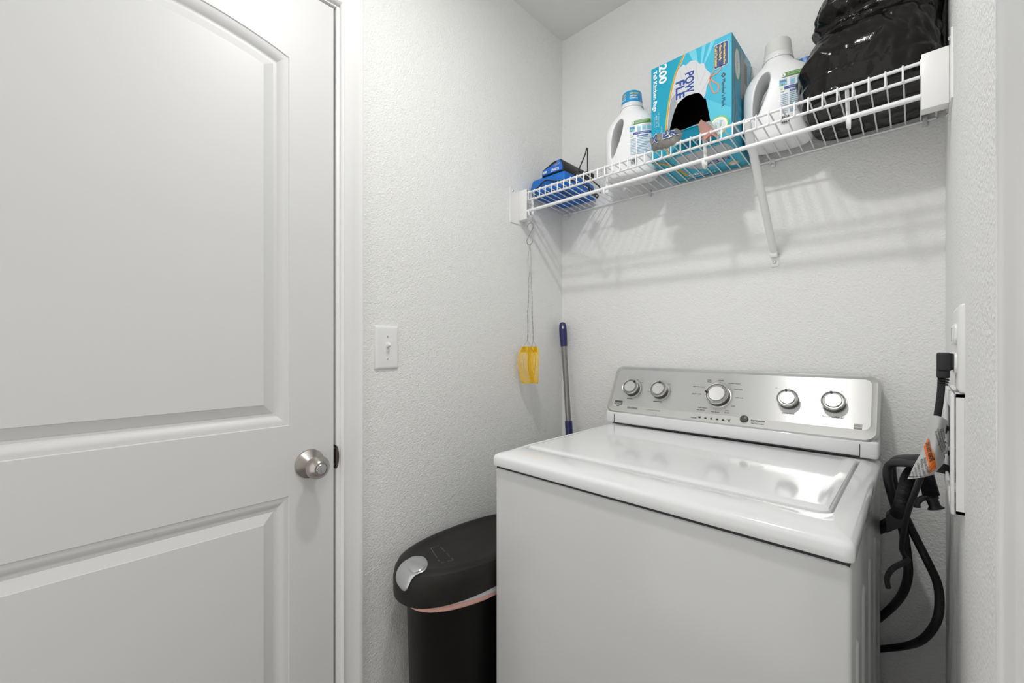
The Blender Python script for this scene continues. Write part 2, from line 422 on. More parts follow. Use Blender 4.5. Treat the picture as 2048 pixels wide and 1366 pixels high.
# end brackets
def end_bracket(xw, s, y0, y1, yp):
    """moulded end bracket: plate on the side wall and a wrap around the front of the shelf; s = direction into the room"""
    bm = B()
    M = frame((xw, 0, 0), (s, 0, 0), (0, 1, 0))
    V = lambda y, z, h: Vector((xw+s*h, y, z))
    zt, zb = ZF+.018, 1.665
    pl = [(y0, zt), (y0, zb-.004), (y1, zb-.004), (y1, ZB-.02), (y1, zt-.010), (y0+.03, zt)]
    loops(bm, [[V(y, z, 0) for y, z in pl], [V(y, z, .003) for y, z in pl]])
    # wrap
    xa, xb = sorted((xw+s*.003, xw+s*.040))
    box(bm, xa, xb, yp-.0085, yp-.0045, zb+.008, zt-.006, .0015)
    box(bm, xa, xb, yp-.0065, yp+.010, zt-.009, zt-.006, .001); box(bm, xa, xb, yp-.0065, yp+.020, zb+.008, zb+.011, .001)
    b = build('end_bracket', bm, PLASTW, shelf)
    for y, z in ((y0+.012, zt-.012), (y1-.012, zb+.006)):
        bm = B(); lathe(bm, [(.004, 0), (.004, .0015), (.0025, .003), (0, .0032)], frame((xw+s*.003, y, z), (s, 0, 0)), 12); build('bracket_screw', bm, STEEL, b)
end_bracket(-L, 1, 1.068, 1.150, YF); end_bracket(R, -1, 1.062, 1.175, YF)
# wall clips
for px in (1140, 1302, 1505, 1850):
    X = onY(px, 300, D).x; bm = B()
    box(bm, X-.004, X+.004, D-.011, D-.0005, ZB-.016, ZB+.006, .0015); b = build('wall_clip', bm, mat('clear_plastic', (.8, .82, .82), .25, alpha=.75), shelf)
X = onY(1546, 325, D).x; bm = B(); box(bm, X-.006, X+.006, D-.009, D-.0005, ZB-.022, ZB+.001, .0015); b = build('wall_clip', bm, PLASTW, shelf)
bm = B(); lathe(bm, [(.004, 0), (.004, .0015), (0, .003)], frame((X, D-.009, ZB-.015), (0, -1, 0)), 12); build('clip_screw', bm, STEEL, b)
# diagonal brace
XB = -.2960; bm = B()
a = Vector((XB, YF-.004, ZF-.004)); b_ = Vector((XB+.004, D-.012, 1.490))
tube(bm, [a, a+(b_-a)*.12, a+(b_-a)*.9, b_], lambda i, t: (.0085, .0095, .0095, .0085)[i], 16, sq=(.72, 1.0))
foot = rrect(.021, .030, .004, 3)
FM = frame((XB+.004, D, 1.4625+.003), (0, -1, 0), (1, 0, 0)); prism(bm, foot, FM, 0.0003, .0025)
box(bm, XB-.005, XB+.013, D-.016, D-.001, 1.476, 1.496, .003)
br = build('brace', bm, WIREM, shelf)
bm = B(); lathe(bm, [(.0042, 0), (.0042, .0015), (.003, .0028), (0, .003)], frame((XB+.004, D-.0025, 1.4635), (0, -1, 0)), 14); build('brace_screw', bm, STEEL, br)

# ================================================================== washing machine
WX0, WX1, WY0, WY1 = -.7645, -.0625, .7285, 1.328
ws = thing('washing_machine', 'white top loading washing machine with a brushed silver control console', 'washing machine', ((WX0+WX1)/2, (WY0+WY1)/2, 0))
bm = B(); box(bm, WX0+.006, WX1-.004, WY0+.007, WY1, .02, .930, .006, 3)
# pressed ribs on the right side
for (y, z0, z1, wd) in ((.80, .18, .80, .010), (.90, .15, .84, .016), (1.02, .15, .84, .016), (1.14, .15, .84, .016), (1.25, .18, .80, .010)):
    rings = []
    for i in range(17):
        a = i/16*math.pi; h = .003*math.sin(a); rings.append(None)
    P = rrect(wd*2.6, z1-z0, wd*1.2, 6)
    FM = frame((WX1-.004, y, (z0+z1)/2), (1, 0, 0), (0, 1, 0))
    loops(bm, [[FM @ Vector((u*k, v*(1-(1-k)*wd*2.6/(z1-z0)), h)) for u, v in P] for k, h in ((1, 0), (.93, .0012), (.80, .0026), (.6, .0032), (.3, .0034))])
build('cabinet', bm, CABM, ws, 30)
for x, y in ((WX0+.05, WY0+.06), (WX1-.05, WY0+.06), (WX0+.05, WY1-.05), (WX1-.05, WY1-.05)):
    bm = B(); lathe(bm, [(.018, 0), (.020, .008), (.012, .010), (.012, .022)], Matrix.Translation((x, y, 0)), 16); build('foot', bm, BLACKP, ws)
bm = B(); box(bm, WX0+.008, WX1-.006, WY0+.010, WY1-.002, .925, .9400, 0); build('deck_gap', bm, GREYGAP, ws)
# top deck with a basin for the lid
LXa, LXb, LYa, LYb = -.7350, -.1000, .8150, 1.2430
ZT = .972
def R2(x0, x1, y0, y1, r, z, n=7): return [Vector((x, y, z)) for x, y in rrect(x1-x0, y1-y0, r, n, (x0+x1)/2, (y0+y1)/2)]
bm = B()
def dk(d, z, r=.011): return R2(WX0+d, WX1-d, WY0+d, WY1-.004-d, max(r+d*.3, .004), z)
outer = [dk(.003, .9360), dk(.0008, .9368), dk(0, .9390), dk(0, .9545), dk(.0010, .9585), dk(.0035, .9620), dk(.0075, .9645), dk(.0130, .9665), dk(.024, .9695)]
inner = [R2(LXa-.005, LXb+.005, LYa-.010, LYb+.004, .022, ZT), R2(LXa-.003, LXb+.0035, LYa-.007, LYb+.003, .021, ZT-.001),
         R2(LXa-.0015, LXb+.0025, LYa-.0035, LYb+.002, .019, ZT-.005), R2(LXa-.0005, LXb+.0015, LYa-.001, LYb+.0015, .018, ZT-.014)]
# keep corner counts equal, so deck top can be skinned straight from the outer rim to the basin rim
VV = loops(bm, outer+inner, cap0=True, cap1=True)
build('top_deck', bm, ENAMEL, ws, 30)
bm = B()
lid = [R2(LXa+.0005, LXb-.001, LYa+.006, LYb, .016, ZT-.013), R2(LXa+.0005, LXb-.001, LYa+.006, LYb, .016, ZT-.006), R2(LXa+.0015, LXb-.002, LYa+.0075, LYb, .015, ZT-.0015),
       R2(LXa+.004, LXb-.004, LYa+.0115, LYb-.001, .014, ZT+.0010), R2(LXa+.008, LXb-.008, LYa+.017, LYb-.003, .014, ZT+.0020), R2(LXa+.016, LXb-.016, LYa+.026, LYb-.006, .012, ZT+.0024)]
loops(bm, lid); build('lid', bm, ENAMEL, ws, 30)
# console body
ct, cb, yt, yb = 1.158, 1.008, 1.338, 1.258      # fascia: top/bottom height and depth
bm = B()
box(bm, WX0+.004, WX1-.003, 1.252, D-.012, .9745, 1.014, .006, 3)
sec = [(1.262, 1.008), (1.345, 1.150), (D-.012, 1.152), (D-.010, 1.008)]
loops(bm, [[Vector((x, y, z)) for y, z in sec] for x in (WX0+.010, WX1-.009)])
for x in (WX0+.036, WX1-.036): box(bm, x-.0006, x+.0006, 1.2505, 1.256, .977, 1.006, 0, mi=1)
build('console_body', bm, [ENAMEL, GREYGAP], ws, 30)
bm = B(); box(bm, WX0+.03, WX1-.036, 1.2500, 1.2535, .9755, .9785, 0); build('hinge_gap', bm, GREYGAP, ws)
# fascia: bezel and brushed field
Zf = Vector((0, yt-yb, ct-cb)); hgt = Zf.length; Uv = Vector((1, 0, 0)); Vv = Zf.normalized(); Nf = Uv.cross(Vv)
Pc = Vector(((WX0+WX1)/2, (yt+yb)/2, (ct+cb)/2)); FMx = Matrix((Uv, Vv, Nf)).transposed().to_4x4(); FMx.translation = Pc
FW = .697
def fr_(d, h, r, db=0): return [FMx @ Vector((x, y, h)) for x, y in rrect(FW-2*d, hgt-2*d-db, r, 8, 0, db/2)]
BEZEL = mat('silver_bezel', (.66, .66, .645), .34, .8)
bm = B()
loops(bm, [fr_(.002, -.020, .022), fr_(0, -.010, .024), fr_(0, .000, .024), fr_(.0015, .006, .023), fr_(.005, .0095, .022), fr_(.0135, .0110, .017, .010), fr_(.0150, .0118, .015, .012), fr_(.0155, .0100, .015, .012)], cap1=False)
build('console_bezel', bm, BEZEL, ws, 30)
bm = B(); ring = fr_(.0150, .0108, .015, .012)
vv = [bm.verts.new(p) for p in ring]; f = bm.faces.new(vv); uv = bm.loops.layers.uv.new('UVMap')
inv = FMx.inverted()
for l_ in f.loops: q = inv @ l_.vert.co; l_[uv].uv = (q.x, q.y)
BRUSH = mat('brushed_aluminium', (.80, .80, .79), .42, .88, bump=[(40, .05, 3, .0003, (.12, 30, 30))], aniso=1.0)
fas = build('control_fascia', bm, BRUSH, ws, 30)
FP = FMx @ Vector((0, 0, .0108))
def fuv(px, py): q = inv @ onP(px, py, FP, Nf); return q.x, q.y
art = Art(lambda u, v, h: FMx @ Vector((u, v, .0109+h)))
K = (38, 38, 40); G = (110, 110, 108)
def ft(t, px, py, s, c=K, bold=.015, **k): u, v = fuv(px, py); art.text(t, u, v, s*1.06, c, 1, bold=bold, **k)
# wordmark badge and model line
u, v = fuv(1237, 806); bw, bh = .0125, .0085
sh = [(-bw, bh), (bw, bh*.95), (bw, -bh*.55), (0, -bh*1.25), (-bw, -bh*.55)]
art.poly([(u+a*1.13, v+b*1.13) for a, b in sh], (120, 120, 118), 1); art.poly([(u+a, v+b) for a, b in sh], (62, 62, 62), 2)
art.poly([(u+a, v+b) for a, b in ((-bw*.92, bh*.72), (bw*.92, bh*.68), (bw*.92, -bh*.4), (-bw*.92, -bh*.4))], (78, 78, 78), 3)
art.text('MAYTAG', u, v-.0021, .0060, (228, 228, 226), 4, al='CENTER', bold=.02, width=.0215)
ft('CENTENNIAL', 1254, 816.5, .0078, bold=.012, shear=.25, width=.0365)
ft('commercial technology', 1294, 820, .0058, (160, 158, 152), width=.043)
for t, px, py, s in (('soil level', 1259, 798, .0052), ('wash temp', 1315, 804, .0058), ('extra rinse', 1576, 828, .0060), ('fabric softener', 1666, 836, .0068)): ft(t, px, py, s, al='CENTER')
for t, px, py, a in (('bulky/', 1419, 761, 'CENTER'), ('sheets', 1419, 764.8, 'CENTER'), ('normal', 1442, 761.5, 'CENTER'), ('wrinkle control', 1457, 767.5, 'LEFT'), ('hand wash', 1469, 779.5, 'LEFT'),
                     ('cold wash', 1471, 796, 'LEFT'), ('soak', 1463, 813, 'LEFT'), ('deep water wash', 1409, 775, 'RIGHT'), ('clean washer', 1414, 817.5, 'RIGHT'), ('with affresh', 1409, 821.5, 'RIGHT'),
                     ('drain & spin', 1430, 825, 'CENTER'), ('rinse', 1454, 822.5, 'CENTER'), ('& spin', 1454, 826.5, 'CENTER')): ft(t, px, py, .0046, al=a)
ft('power wash', 1402, 789.5, .0050, al='RIGHT', bold=.02)
ft('progress', 1393, 836.5, .0044, al='RIGHT')
for i, t in enumerate(('sensing', 'wash', 'rinse', 'spin', 'done', 'lid locked')):
    px = 1399+i*11.7; py = 835.0+i*1.27; u, v = fuv(px, py)
    bmi = B(); prism(bmi, [(u+a, v+b) for a, b in rrect(.0064, .0032, .0015, 4)], FMx, .0108, .0113); build('indicator_light', bmi, mat('indicator_dark', (.012, .012, .012), .3), ws)
    art.text(t, u, v+.0026, .0030, K, 1, al='CENTER')
ft('start/pause', 1501, 842, .0078, bold=.022, width=.0335); ft('hold 3 sec. to cancel', 1502, 847, .0040, width=.0300)
u, v = fuv(1501.5, 844); art.rect(u, v-.0001, u+.030, v+.0001, G, 1)
for px, py in ((1441, 763.5), (1457, 767.5), (1468, 777.5), (1470, 794), (1463, 808), (1449, 817), (1431, 820), (1415, 814.5)):
    u, v = fuv(px, py); art.disc(u, v, .00075, (205, 120, 60), 1, 8)
for px, py, t, a in ((1250, 764, 'low', 'CENTER'), (1281, 765.5, 'heavy', 'LEFT'), (1275, 760, 'med', 'CENTER'), (1301, 770, 'cool', 'CENTER'), (1298, 783, 'cold', 'RIGHT'), (1336, 768.5, 'warm', 'LEFT'), (1340, 784, 'hot', 'LEFT'), (1325, 763, 'warm', 'CENTER'),
                     (1554, 777, 'off', 'RIGHT'), (1590, 778, 'on', 'LEFT'), (1656, 782, 'off', 'RIGHT'), (1682, 783.5, 'on', 'LEFT')): ft(t, px, py, .0034, G, al=a)
u, v = fuv(1716, 853.5)                        # small energy mark
art.poly([(u+a, v+b) for a, b in rrect(.0150, .0135, .0005, 1)], (130, 130, 130), 1); art.poly([(u+a, v+b+.0017) for a, b in rrect(.0140, .0092, .0003, 1)], (196, 196, 194), 2)
art.line([(u-.0062+.0124*i/10, v+.0012+.0036*math.sin(math.pi*i/10)) for i in range(11)], .0006, (110, 110, 110), 3)
art.text('energy', u-.001, v+.0005, .0042, (90, 90, 90), 3, al='CENTER', shear=.3); art.text('ENERGY STAR', u, v-.0056, .0020, (225, 225, 225), 3, al='CENTER', width=.013)
art.done('printed_legends', fas)
# knobs
DARKK = mat('dark_knob', (.05, .047, .045), .35, .3); RINGM = mat('satin_ring', (.62, .62, .61), .25, .9); RINGD = mat('grey_ring', (.33, .325, .31), .35, .8)
CAPM = mat('knob_cap', (.66, .66, .66), .36, 1)
def dial(px, py, r, ang):
    c0 = onP(px, py, FP+Nf*.020, Nf); q = inv @ c0; M = FMx @ Matrix.Translation((q.x, q.y, .0106))
    bm = B(); lathe(bm, [(r*1.08, 0), (r*1.08, .0006), (r*1.05, .0012), (r*.9, .0014)], M, 40, 0)
    lathe(bm, [(r*.98, .001), (r*.94, .014), (r*.96, .016), (r*1.0, .0190), (r*.99, .0215), (r*.95, .0226), (r*.90, .0220), (r*.85, .0195), (r*.72, .0192), (r*.70, .0200)], M, 48, mis=[1, 1, 2, 2, 2, 2, 3, 3, 3])
    d = build('control_dial', bm, [BEZEL, DARKK, RINGM, RINGD], ws, 30)
    bm = B(); lathe(bm, [(r*.69, .018), (r*.69, .0218), (r*.66, .0227), (r*.3, .0224), (0, .0222)], M, 40); build('dial_cap', bm, CAPM, d)
    bm = B(); PM = M @ Matrix.Rotation(math.radians(ang), 4, 'Z'); box(bm, -r*.085, r*.085, r*.66, r*1.0, .0185, .0240, r*.05, 2, M=PM); build('dial_pointer', bm, DARKK, d)
dial(1260, 773, .0265, -32); dial(1316, 777.5, .0265, -3); dial(1433, 787, .0320, 83); dial(1574.5, 795.5, .0240, 12); dial(1666, 801, .0245, 12)
c0 = inv @ onP(1488.5, 838.5, FP, Nf); bm = B(); M = FMx @ Matrix.Translation((c0.x, c0.y, .0106))
lathe(bm, [(.0112, 0), (.0112, .001), (.0103, .0014), (.0100, .0035), (.0084, .0056), (.0045, .0068), (0, .0072)], M, 32, mis=[1, 1, 0, 0, 0, 0]); build('start_button', bm, [mat('button_grey', (.085, .080, .078), .35, .2), RINGM], ws, label='round dark grey start button')
bm = B(); uu = inv @ onP(1310, 828.5, FP, Nf); lathe(bm, [(.0035, 0), (.0030, .0010), (0, .0014)], FMx @ Matrix.Translation((uu.x, uu.y, .0106)), 16); build('screw_cover', bm, BEZEL, ws)

# ================================================================== trash bin
BX, BY, BA, BBh = -.893, .806, .1265, .258
bn = thing('trash_bin', 'black plastic trash bin with a silver lid latch between the left wall and the washer', 'trash bin', (BX, BY, 0))
def sup(a, b, z, n=2.3, N=56, cx=BX, cy=BY, tilt=0):
    out = []
    for i in range(N):
        t = 2*math.pi*i/N; c_, s_ = math.cos(t), math.sin(t)
        x = a*math.copysign(abs(c_)**(2/n), c_); y = b*math.copysign(abs(s_)**(2/n), s_)
        out.append(Vector((cx+x, cy+y, z+tilt*y)))
    return out
BODYM = mat('bin_body', (.0048, .0045, .0045), .42, spec=.22, bump=[(300, .05, 2, .0004, U1)]); LIDM = mat('bin_lid', (.0095, .0082, .0075), .5, bump=[(260, .12, 3, .0004, U1)], mottle=((.017, .0145, .0125), 9), spec=.35)
kb = dict(cy=BY+.006)
bm = B(); loops(bm, [sup(BA-.034, BBh-.050, 0, **kb), sup(BA-.032, BBh-.048, .005, **kb), sup(BA-.016, BBh-.030, .592, **kb), sup(BA-.013, BBh-.027, .598, **kb), sup(BA-.018, BBh-.032, .598, **kb), sup(BA-.020, BBh-.034, .50, **kb)], cap1=False)
build('bin_body', bm, BODYM, bn, 30)
tl = -.012
def lid_ring(d, z): return sup(BA-d, BBh-d*1.1, z, tilt=(.030*(.655-z)/.025 if z < .655 else tl*(z-.655)/.025))
LIDP = [(.004, .6305), (.0005, .6290), (0, .6330), (0, .664), (.003, .678), (.009, .6885), (.019, .6940), (.028, .6948), (.037, .6926), (.062, .6916)]
bm = B(); loops(bm, [lid_ring(.014, .6400)]+[lid_ring(d, z) for d, z in LIDP], cap0=False)
bl = build('bin_lid', bm, LIDM, bn, 30)
PINK = mat('pink_film', (.80, .47, .40), .42, bump=[(40, .3, 3, .002, U1)], sss=.1); WHF = mat('white_film', (.72, .72, .74), .4, bump=[(45, .3, 3, .002, U1)])
def sag(ring, amp, f=5): return [p+Vector((0, 0, amp*math.sin(p.y*38+p.x*f))) for p in ring]
kc_ = dict(cy=BY+.009)
bm = B(); loops(bm, [sup(BA-.015, BBh-.026, .596, **kc_), sag(sup(BA-.0055, BBh-.0165, .6015, **kc_), .0008), sag(sup(BA-.0045, BBh-.0155, .6065, **kc_), .0008), sup(BA-.008, BBh-.019, .6265, tilt=.0, **kc_), sup(BA-.012, BBh-.023, .636, tilt=.0, **kc_)], cap0=False, cap1=False)
bg = build('bin_liner', bm, PINK, bn, 50, label='pink bag liner folded over the rim')
bm = B(); loops(bm, [sup(BA-.0042, BBh-.0152, .6075, tilt=-.050, **kc_), sup(BA-.0026, BBh-.0138, .6140, tilt=-.04, **kc_), sup(BA-.008, BBh-.020, .642, tilt=.02, **kc_)], cap0=False, cap1=False)
build('inner_liner', bm, WHF, bn, 50, label='white bag edge under the lid')
# latch: a smooth silver tongue lying over the front end of the lid
SILV = mat('silver_plastic', (.52, .53, .53), .27, .6)
def lidpt(th, k, off):                        # th: angle round the lid, k: position along LIDP from the rim (0) inwards
    k = max(0, min(len(LIDP)-1.001, k)); i = int(k); f = k-i; d = LIDP[i][0]*(1-f)+LIDP[i+1][0]*f; z = LIDP[i][1]*(1-f)+LIDP[i+1][1]*f
    n = 2.3; c_, s_ = math.cos(th), math.sin(th); a, b = BA-d, BBh-d*1.1
    x = a*math.copysign(abs(c_)**(2/n), c_); y = b*math.copysign(abs(s_)**(2/n), s_)
    up = max(0, min(1, (k-3)/3)); o_ = Vector((x/a/a, y/b/b, 0)).normalized()*(1-up)+Vector((0, 0, 1))*up
    return Vector((BX+x, BY+y, z+(.030*(.655-z)/.025 if z < .655 else tl*(z-.655)/.025)*y))+o_.normalized()*off
from mathutils.bvhtree import BVHTree
lbm = bmesh.new(); lbm.from_mesh(bl.data); bmesh.ops.transform(lbm, matrix=ROOT[bn.name], verts=lbm.verts); lbvh = BVHTree.FromBMesh(lbm)
def lidhit(px, py, off):
    d = ray(px, py).normalized(); p, n, _, _ = lbvh.ray_cast(O, d)
    if n.dot(d) > 0: n = -n
    return p+n*off
def patch(name, rows_, par, off, th, m, nj=12, edge=.0016, label=None):
    bm = B(); R_ = []
    dense = []
    for a, b in zip(rows_, rows_[1:]):
        for k in range(3): t = k/3; dense.append([a[q]+(b[q]-a[q])*t for q in range(3)])
    dense.append(rows_[-1]); N = len(dense)
    for i, (y, x0, x1) in enumerate(dense):
        R_.append([lidhit(x0+(x1-x0)*j/nj, y, off-edge*max(abs(2*j/nj-1)**5, abs(2*i/(N-1)-1)**7)) for j in range(nj+1)])
    V = [[bm.verts.new(p) for p in r_] for r_ in R_]
    for i in range(N-1):
        for j in range(nj): bm.faces.new((V[i][j], V[i][j+1], V[i+1][j+1], V[i+1][j]))
    for _ in range(2): bmesh.ops.smooth_vert(bm, verts=bm.verts[:], factor=.4, use_axis_x=True, use_axis_y=True, use_axis_z=True)
    bmesh.ops.recalc_face_normals(bm, faces=bm.faces[:])
    if sum(f.normal.z for f in bm.faces) < 0: bmesh.ops.reverse_faces(bm, faces=bm.faces[:])
    bmesh.ops.solidify(bm, geom=bm.faces[:], thickness=th)
    return build(name, bm, m, par, 50, label=label)
lt = patch('lid_latch', [(1114, 828, 843), (1116, 822, 848), (1120, 815, 853), (1125, 807, 855.5), (1131, 801, 856.5), (1137, 797, 855), (1143, 794.5, 851), (1148, 793.5, 841), (1152, 793, 831), (1157, 793, 826), (1163, 794.5, 822.5), (1169, 797.5, 820), (1175, 802, 817.5), (1179, 806, 815), (1181, 809, 812)], bl, .0042, .003, SILV, label='silver latch tongue on the lid')
patch('latch_button', [(1118, 829, 842), (1120, 822, 848), (1125, 817, 852), (1131, 815.5, 853), (1137, 816, 851), (1142, 819, 846), (1146, 823, 838), (1148, 827, 832)], lt, .0068, .002, SILV)
lbm.free()
art = Art(lambda u, v, h: Vector((u, v, .6919+tl*1.464*(v-BY)+h)))      # scuffed sticker outline on the lid
q = [onZ(a, b, .6920) for a, b in ((861, 1098), (878, 1092), (907, 1122), (881, 1128))]
for i in range(4):
    a, b = q[i], q[(i+1) % 4]; random.seed(i)
    for j in range(9):
        if random.random() < .25: continue
        t0, t1 = j/9, (j+.8)/9; p0 = a.lerp(b, t0); p1 = a.lerp(b, t1); o_ = lambda: (random.random()-.5)*.0012
        art.line([(p0.x+o_(), p0.y+o_()), (p1.x+o_(), p1.y+o_())], .0013, (128, 118, 104), 1)
art.done('sticker_residue', bl)

# ================================================================== things hanging at the shelf's left end
hk = onY(1060, 446, YF-.006); hb = onY(1061, 489, YF-.006)
hx = hk.x; hy = hk.y
bm = B()
pts = []
zt, zb = hk.z, hb.z; r1 = .0135
for i in range(11):
    a = math.radians(165-i*20.5); pts.append((hx+.001+r1*math.cos(a), hy, zt-r1+r1*math.sin(a)))
for i in range(12):
    a = math.radians(140+i*22); pts.append((hx-.001+r1*math.cos(a), hy, zb+r1+r1*math.sin(a)))
tube(bm, smooth_path(pts, 3), .0013, 8)
so = build('metal_hook', bm, mat('hook_steel', (.36, .35, .34), .3, 1)); tag(so, 'small metal S-shaped hook hanging from the left end of the shelf rod', 'hook')
YEL = mat('yellow_plastic', (.92, .58, .002), .35, sss=.15); WIRES = mat('galvanised_wire', (.50, .50, .49), .35, .9)
def swatter(name, label, cpx, yaw, dy, lean):
    cx = onY(cpx, 730, hy+dy).x; zt2 = onY(cpx, 693, hy+dy).z; zb2 = onY(cpx, 767, hy+dy).z; H_ = zt2-zb2
    t_ = thing(name, label, 'fly swatter', (cx, hy+dy, zb2), group=None)
    u = Vector((math.cos(yaw), math.sin(yaw), 0)); n_ = Vector((-math.sin(yaw), math.cos(yaw), 0))
    def P(s, t, h=0):                       # s -1..1 across, t 0 top .. 1 bottom
        wv = .0215+.0085*math.sin(math.pi*max(0, min(1, t*1.15))**.9) if t < .87 else (.0215+.0085*math.sin(math.pi*min(1, .87*1.15)**.9))*math.sqrt(max(0, 1-((t-.87)/.16)**2))
        if t < .12: wv *= .82+.18*t/.12
        return Vector((cx, hy+dy, zt2))+u*(s*wv+lean*t*.01)+n_*(-.007*math.sin(math.pi*t)+.005*s*s+h)+Vector((0, 0, -H_*t))
    bm = B()
    A = [P(s/6, t/14*.15, .0008) for t in range(1) for s in range(-6, 7)]
    rows = [[P(s/6, t/6*.16) for s in range(-6, 7)] for t in range(7)]; V = [[bm.verts.new(p) for p in r] for r in rows]
    fs = [bm.faces.new((V[i][j], V[i][j+1], V[i+1][j+1], V[i+1][j])) for i in range(6) for j in range(12)]
    bmesh.ops.solidify(bm, geom=fs, thickness=.002)
    for s in [i/6 for i in range(-6, 7)]:
        tube(bm, [P(s, .14+.855*i/16) for i in range(17)], .00105 if abs(s) < 1 else .0017, 5)
    for i in range(26):
        t = .18+.80*i/25; tube(bm, [P(s/5, t) for s in range(-5, 6)], .00045, 4)
    for s in (-1, 0, 1): tube(bm, [P(s*.97, .0, -.001), P(s*.97, .16, -.001), P(s*.9, .2, 0)], .0018, 6)
    build('swatter_head', bm, YEL, t_)
    bm = B(); top = Vector((hx-.001, hy+dy*.3, hb.z+.0015)); mid = Vector((cx+u.x*.0, hy+dy, zt2+.016))
    for sgn in (-1, 1):
        pts = [top]
        for i in range(1, 9): t = i/9*.38; p = top.lerp(mid, t); pts.append(p+u*sgn*.0032*math.sin(math.pi*t/.38))
        for i in range(40): t = .38+.60*i/39; p = top.lerp(mid, t); a = i*.95; pts.append(p+u*sgn*.0011*math.cos(a)+n_*sgn*.0011*math.sin(a)+u*.0012*math.sin(t*17+cpx))
        pts.append(mid+u*sgn*.002); pts.append(P(sgn*.62, -.05)); pts.append(P(sgn*.62, .08, -.0015))
        tube(bm, pts, .0008, 6)
    build('wire_handle', bm, WIRES, t_)
swatter('fly_swatter', 'yellow plastic fly swatter nearest the door, hanging head down from the metal hook', 1054.5, math.radians(28), -.006, -.2)
swatter('fly_swatter', 'yellow plastic fly swatter nearest the room corner, hanging head down from the metal hook', 1066.5, math.radians(-12), .008, .3)

# ================================================================== mop handle in the corner
top = Vector((-1.0009, 1.332, 1.322)); bot = Vector((-.845, 1.255, .02)); ax = (bot-top).normalized(); LN = (bot-top).length
mp = thing('mop_handle', 'grey metal mop pole with dark blue grips leaning in the corner behind the washer', 'mop handle', bot)
NAVY = mat('navy_plastic', (.020, .022, .115), .35); POLE = mat('grey_pole', (.30, .29, .285), .38, .85)
along = lambda d: top+ax*d
bm = B(); lathe(bm, [(0, 0), (.006, .0008), (.0105, .004), (.0128, .010), (.0145, .022), (.0150, .045), (.0135, .075), (.0125, .094), (.0105, .095)], frame(top, ax, (1, 0, 0)), 24)
gr = build('hand_grip', bm, NAVY, mp)
# hanging hole through the grip
bmc = B(); side = ax.cross(Vector((.69, -.72, 0))).normalized(); look = Vector((-.69, .72, 0)); tube(bmc, [along(.020)-look*.05, along(.020)+look*.05], .0048, 14, sq=(1.5, 1))
cut = build('cutter', bmc, NAVY, mp); md = gr.modifiers.new('b', 'BOOLEAN'); md.object = cut; md.operation = 'DIFFERENCE'; apply_mods(gr); bpy.data.objects.remove(cut); gr.data.set_sharp_from_angle(angle=math.radians(35))
bm = B(); tube(bm, [along(.093), along(LN-.02)], .0104, 18); build('pole', bm, POLE, mp)
lw = .378
bm = B(); lathe(bm, [(.0105, lw-.001), (.0138, lw), (.0140, lw+.10), (.0110, lw+.102)], frame(top, ax, (1, 0, 0)), 20); build('lower_sleeve', bm, NAVY, mp)
bm = B(); lathe(bm, [(.012, LN-.05), (.016, LN-.045), (.016, LN-.01), (.006, LN)], frame(top, ax, (1, 0, 0)), 20); build('pole_end', bm, NAVY, mp)

# ================================================================== battery charger and battery
def shz(x, y): return ZF+.0055+(ZB+.0020-ZF-.0055)*(y-YF)/(D-YF)+.0005
KB = mat('charger_blue', srgb(6, 108, 200), .42, bump=[(300, .08, 2, .0004, U1)])
ch = thing('battery_charger', 'blue power tool battery charger with a black cord at the left end of the shelf', 'battery charger', (-.94, 1.255, shz(0, 1.255)))
cx0, cx1, cy0, cy1, cz0, cz1 = -1.018, -.862, 1.158, 1.352, shz(0, 1.158)-.001, 1.8255
bm = B()
def rr(x0, x1, y0, y1, z, r=.008): return R2(x0, x1, y0, y1, r, z, 4)
loops(bm, [rr(cx0+.003, cx1-.003, cy0+.004, cy1-.003, cz0), rr(cx0, cx1, cy0, cy1, cz0+.004), rr(cx0, cx1, cy0, cy1, cz0+.018), rr(cx0+.004, cx1-.004, cy0+.005, cy1-.004, cz1-.012), rr(cx0+.006, cx1-.006, cy0+.008, cy1-.006, cz1-.003), rr(cx0+.010, cx1-.010, cy0+.012, cy1-.010, cz1)])
for i in range(13): y = cy0+.035+i*.010; box(bm, cx1-.0045, cx1-.0005, y, y+.004, cz1-.040, cz1-.012, .001, 1)
for i in range(11): y = cy0+.04+i*.012; box(bm, cx1-.05, cx1-.02, y, y+.005, cz0-.0003, cz0+.002, 0, mi=1)
build('charger_body', bm, [KB, mat('charger_dark', srgb(10, 40, 90), .5)], ch, 35)
bm = B(); pts = [onY(1171, 360, 1.23), onY(1166, 345, 1.22), onY(1158, 340, 1.25), onY(1170, 310, 1.25), onY(1173, 298, 1.25), onY(1175, 301, 1.25), onY(1175.5, 342, 1.24), onY(1180, 355, 1.18), onY(1190, 366, 1.16), onY(1199, 374, 1.15), onY(1200, 386, 1.145)]
tube(bm, smooth_path(pts, 7), .0022, 8)
pts = [onY(1072, 391, 1.152), onY(1068, 385, 1.152), onY(1078, 373, 1.152), onY(1092, 361, 1.152), onY(1110, 362.5, 1.152), onY(1128, 361, 1.152), onY(1143, 361, 1.146), onY(1160, 368, 1.150), onY(1175, 372, 1.150), onY(1187, 384, 1.146), onY(1193, 395, 1.146), onY(1196, 392, 1.146), onY(1193, 388, 1.146), onY(1183, 389, 1.150), onY(1176, 372, 1.16)]
tube(bm, smooth_path(pts, 7), .0024, 8)
build('charger_cord', bm, mat('black_cord', (.02, .015, .014), .45), ch)
bm = B(); p = onY(1177, 352, 1.20); box(bm, p.x-.010, p.x+.010, p.y-.02, p.y+.02, p.z-.012, p.z+.010, .003); build('cord_plug', bm, BLACKP, ch)
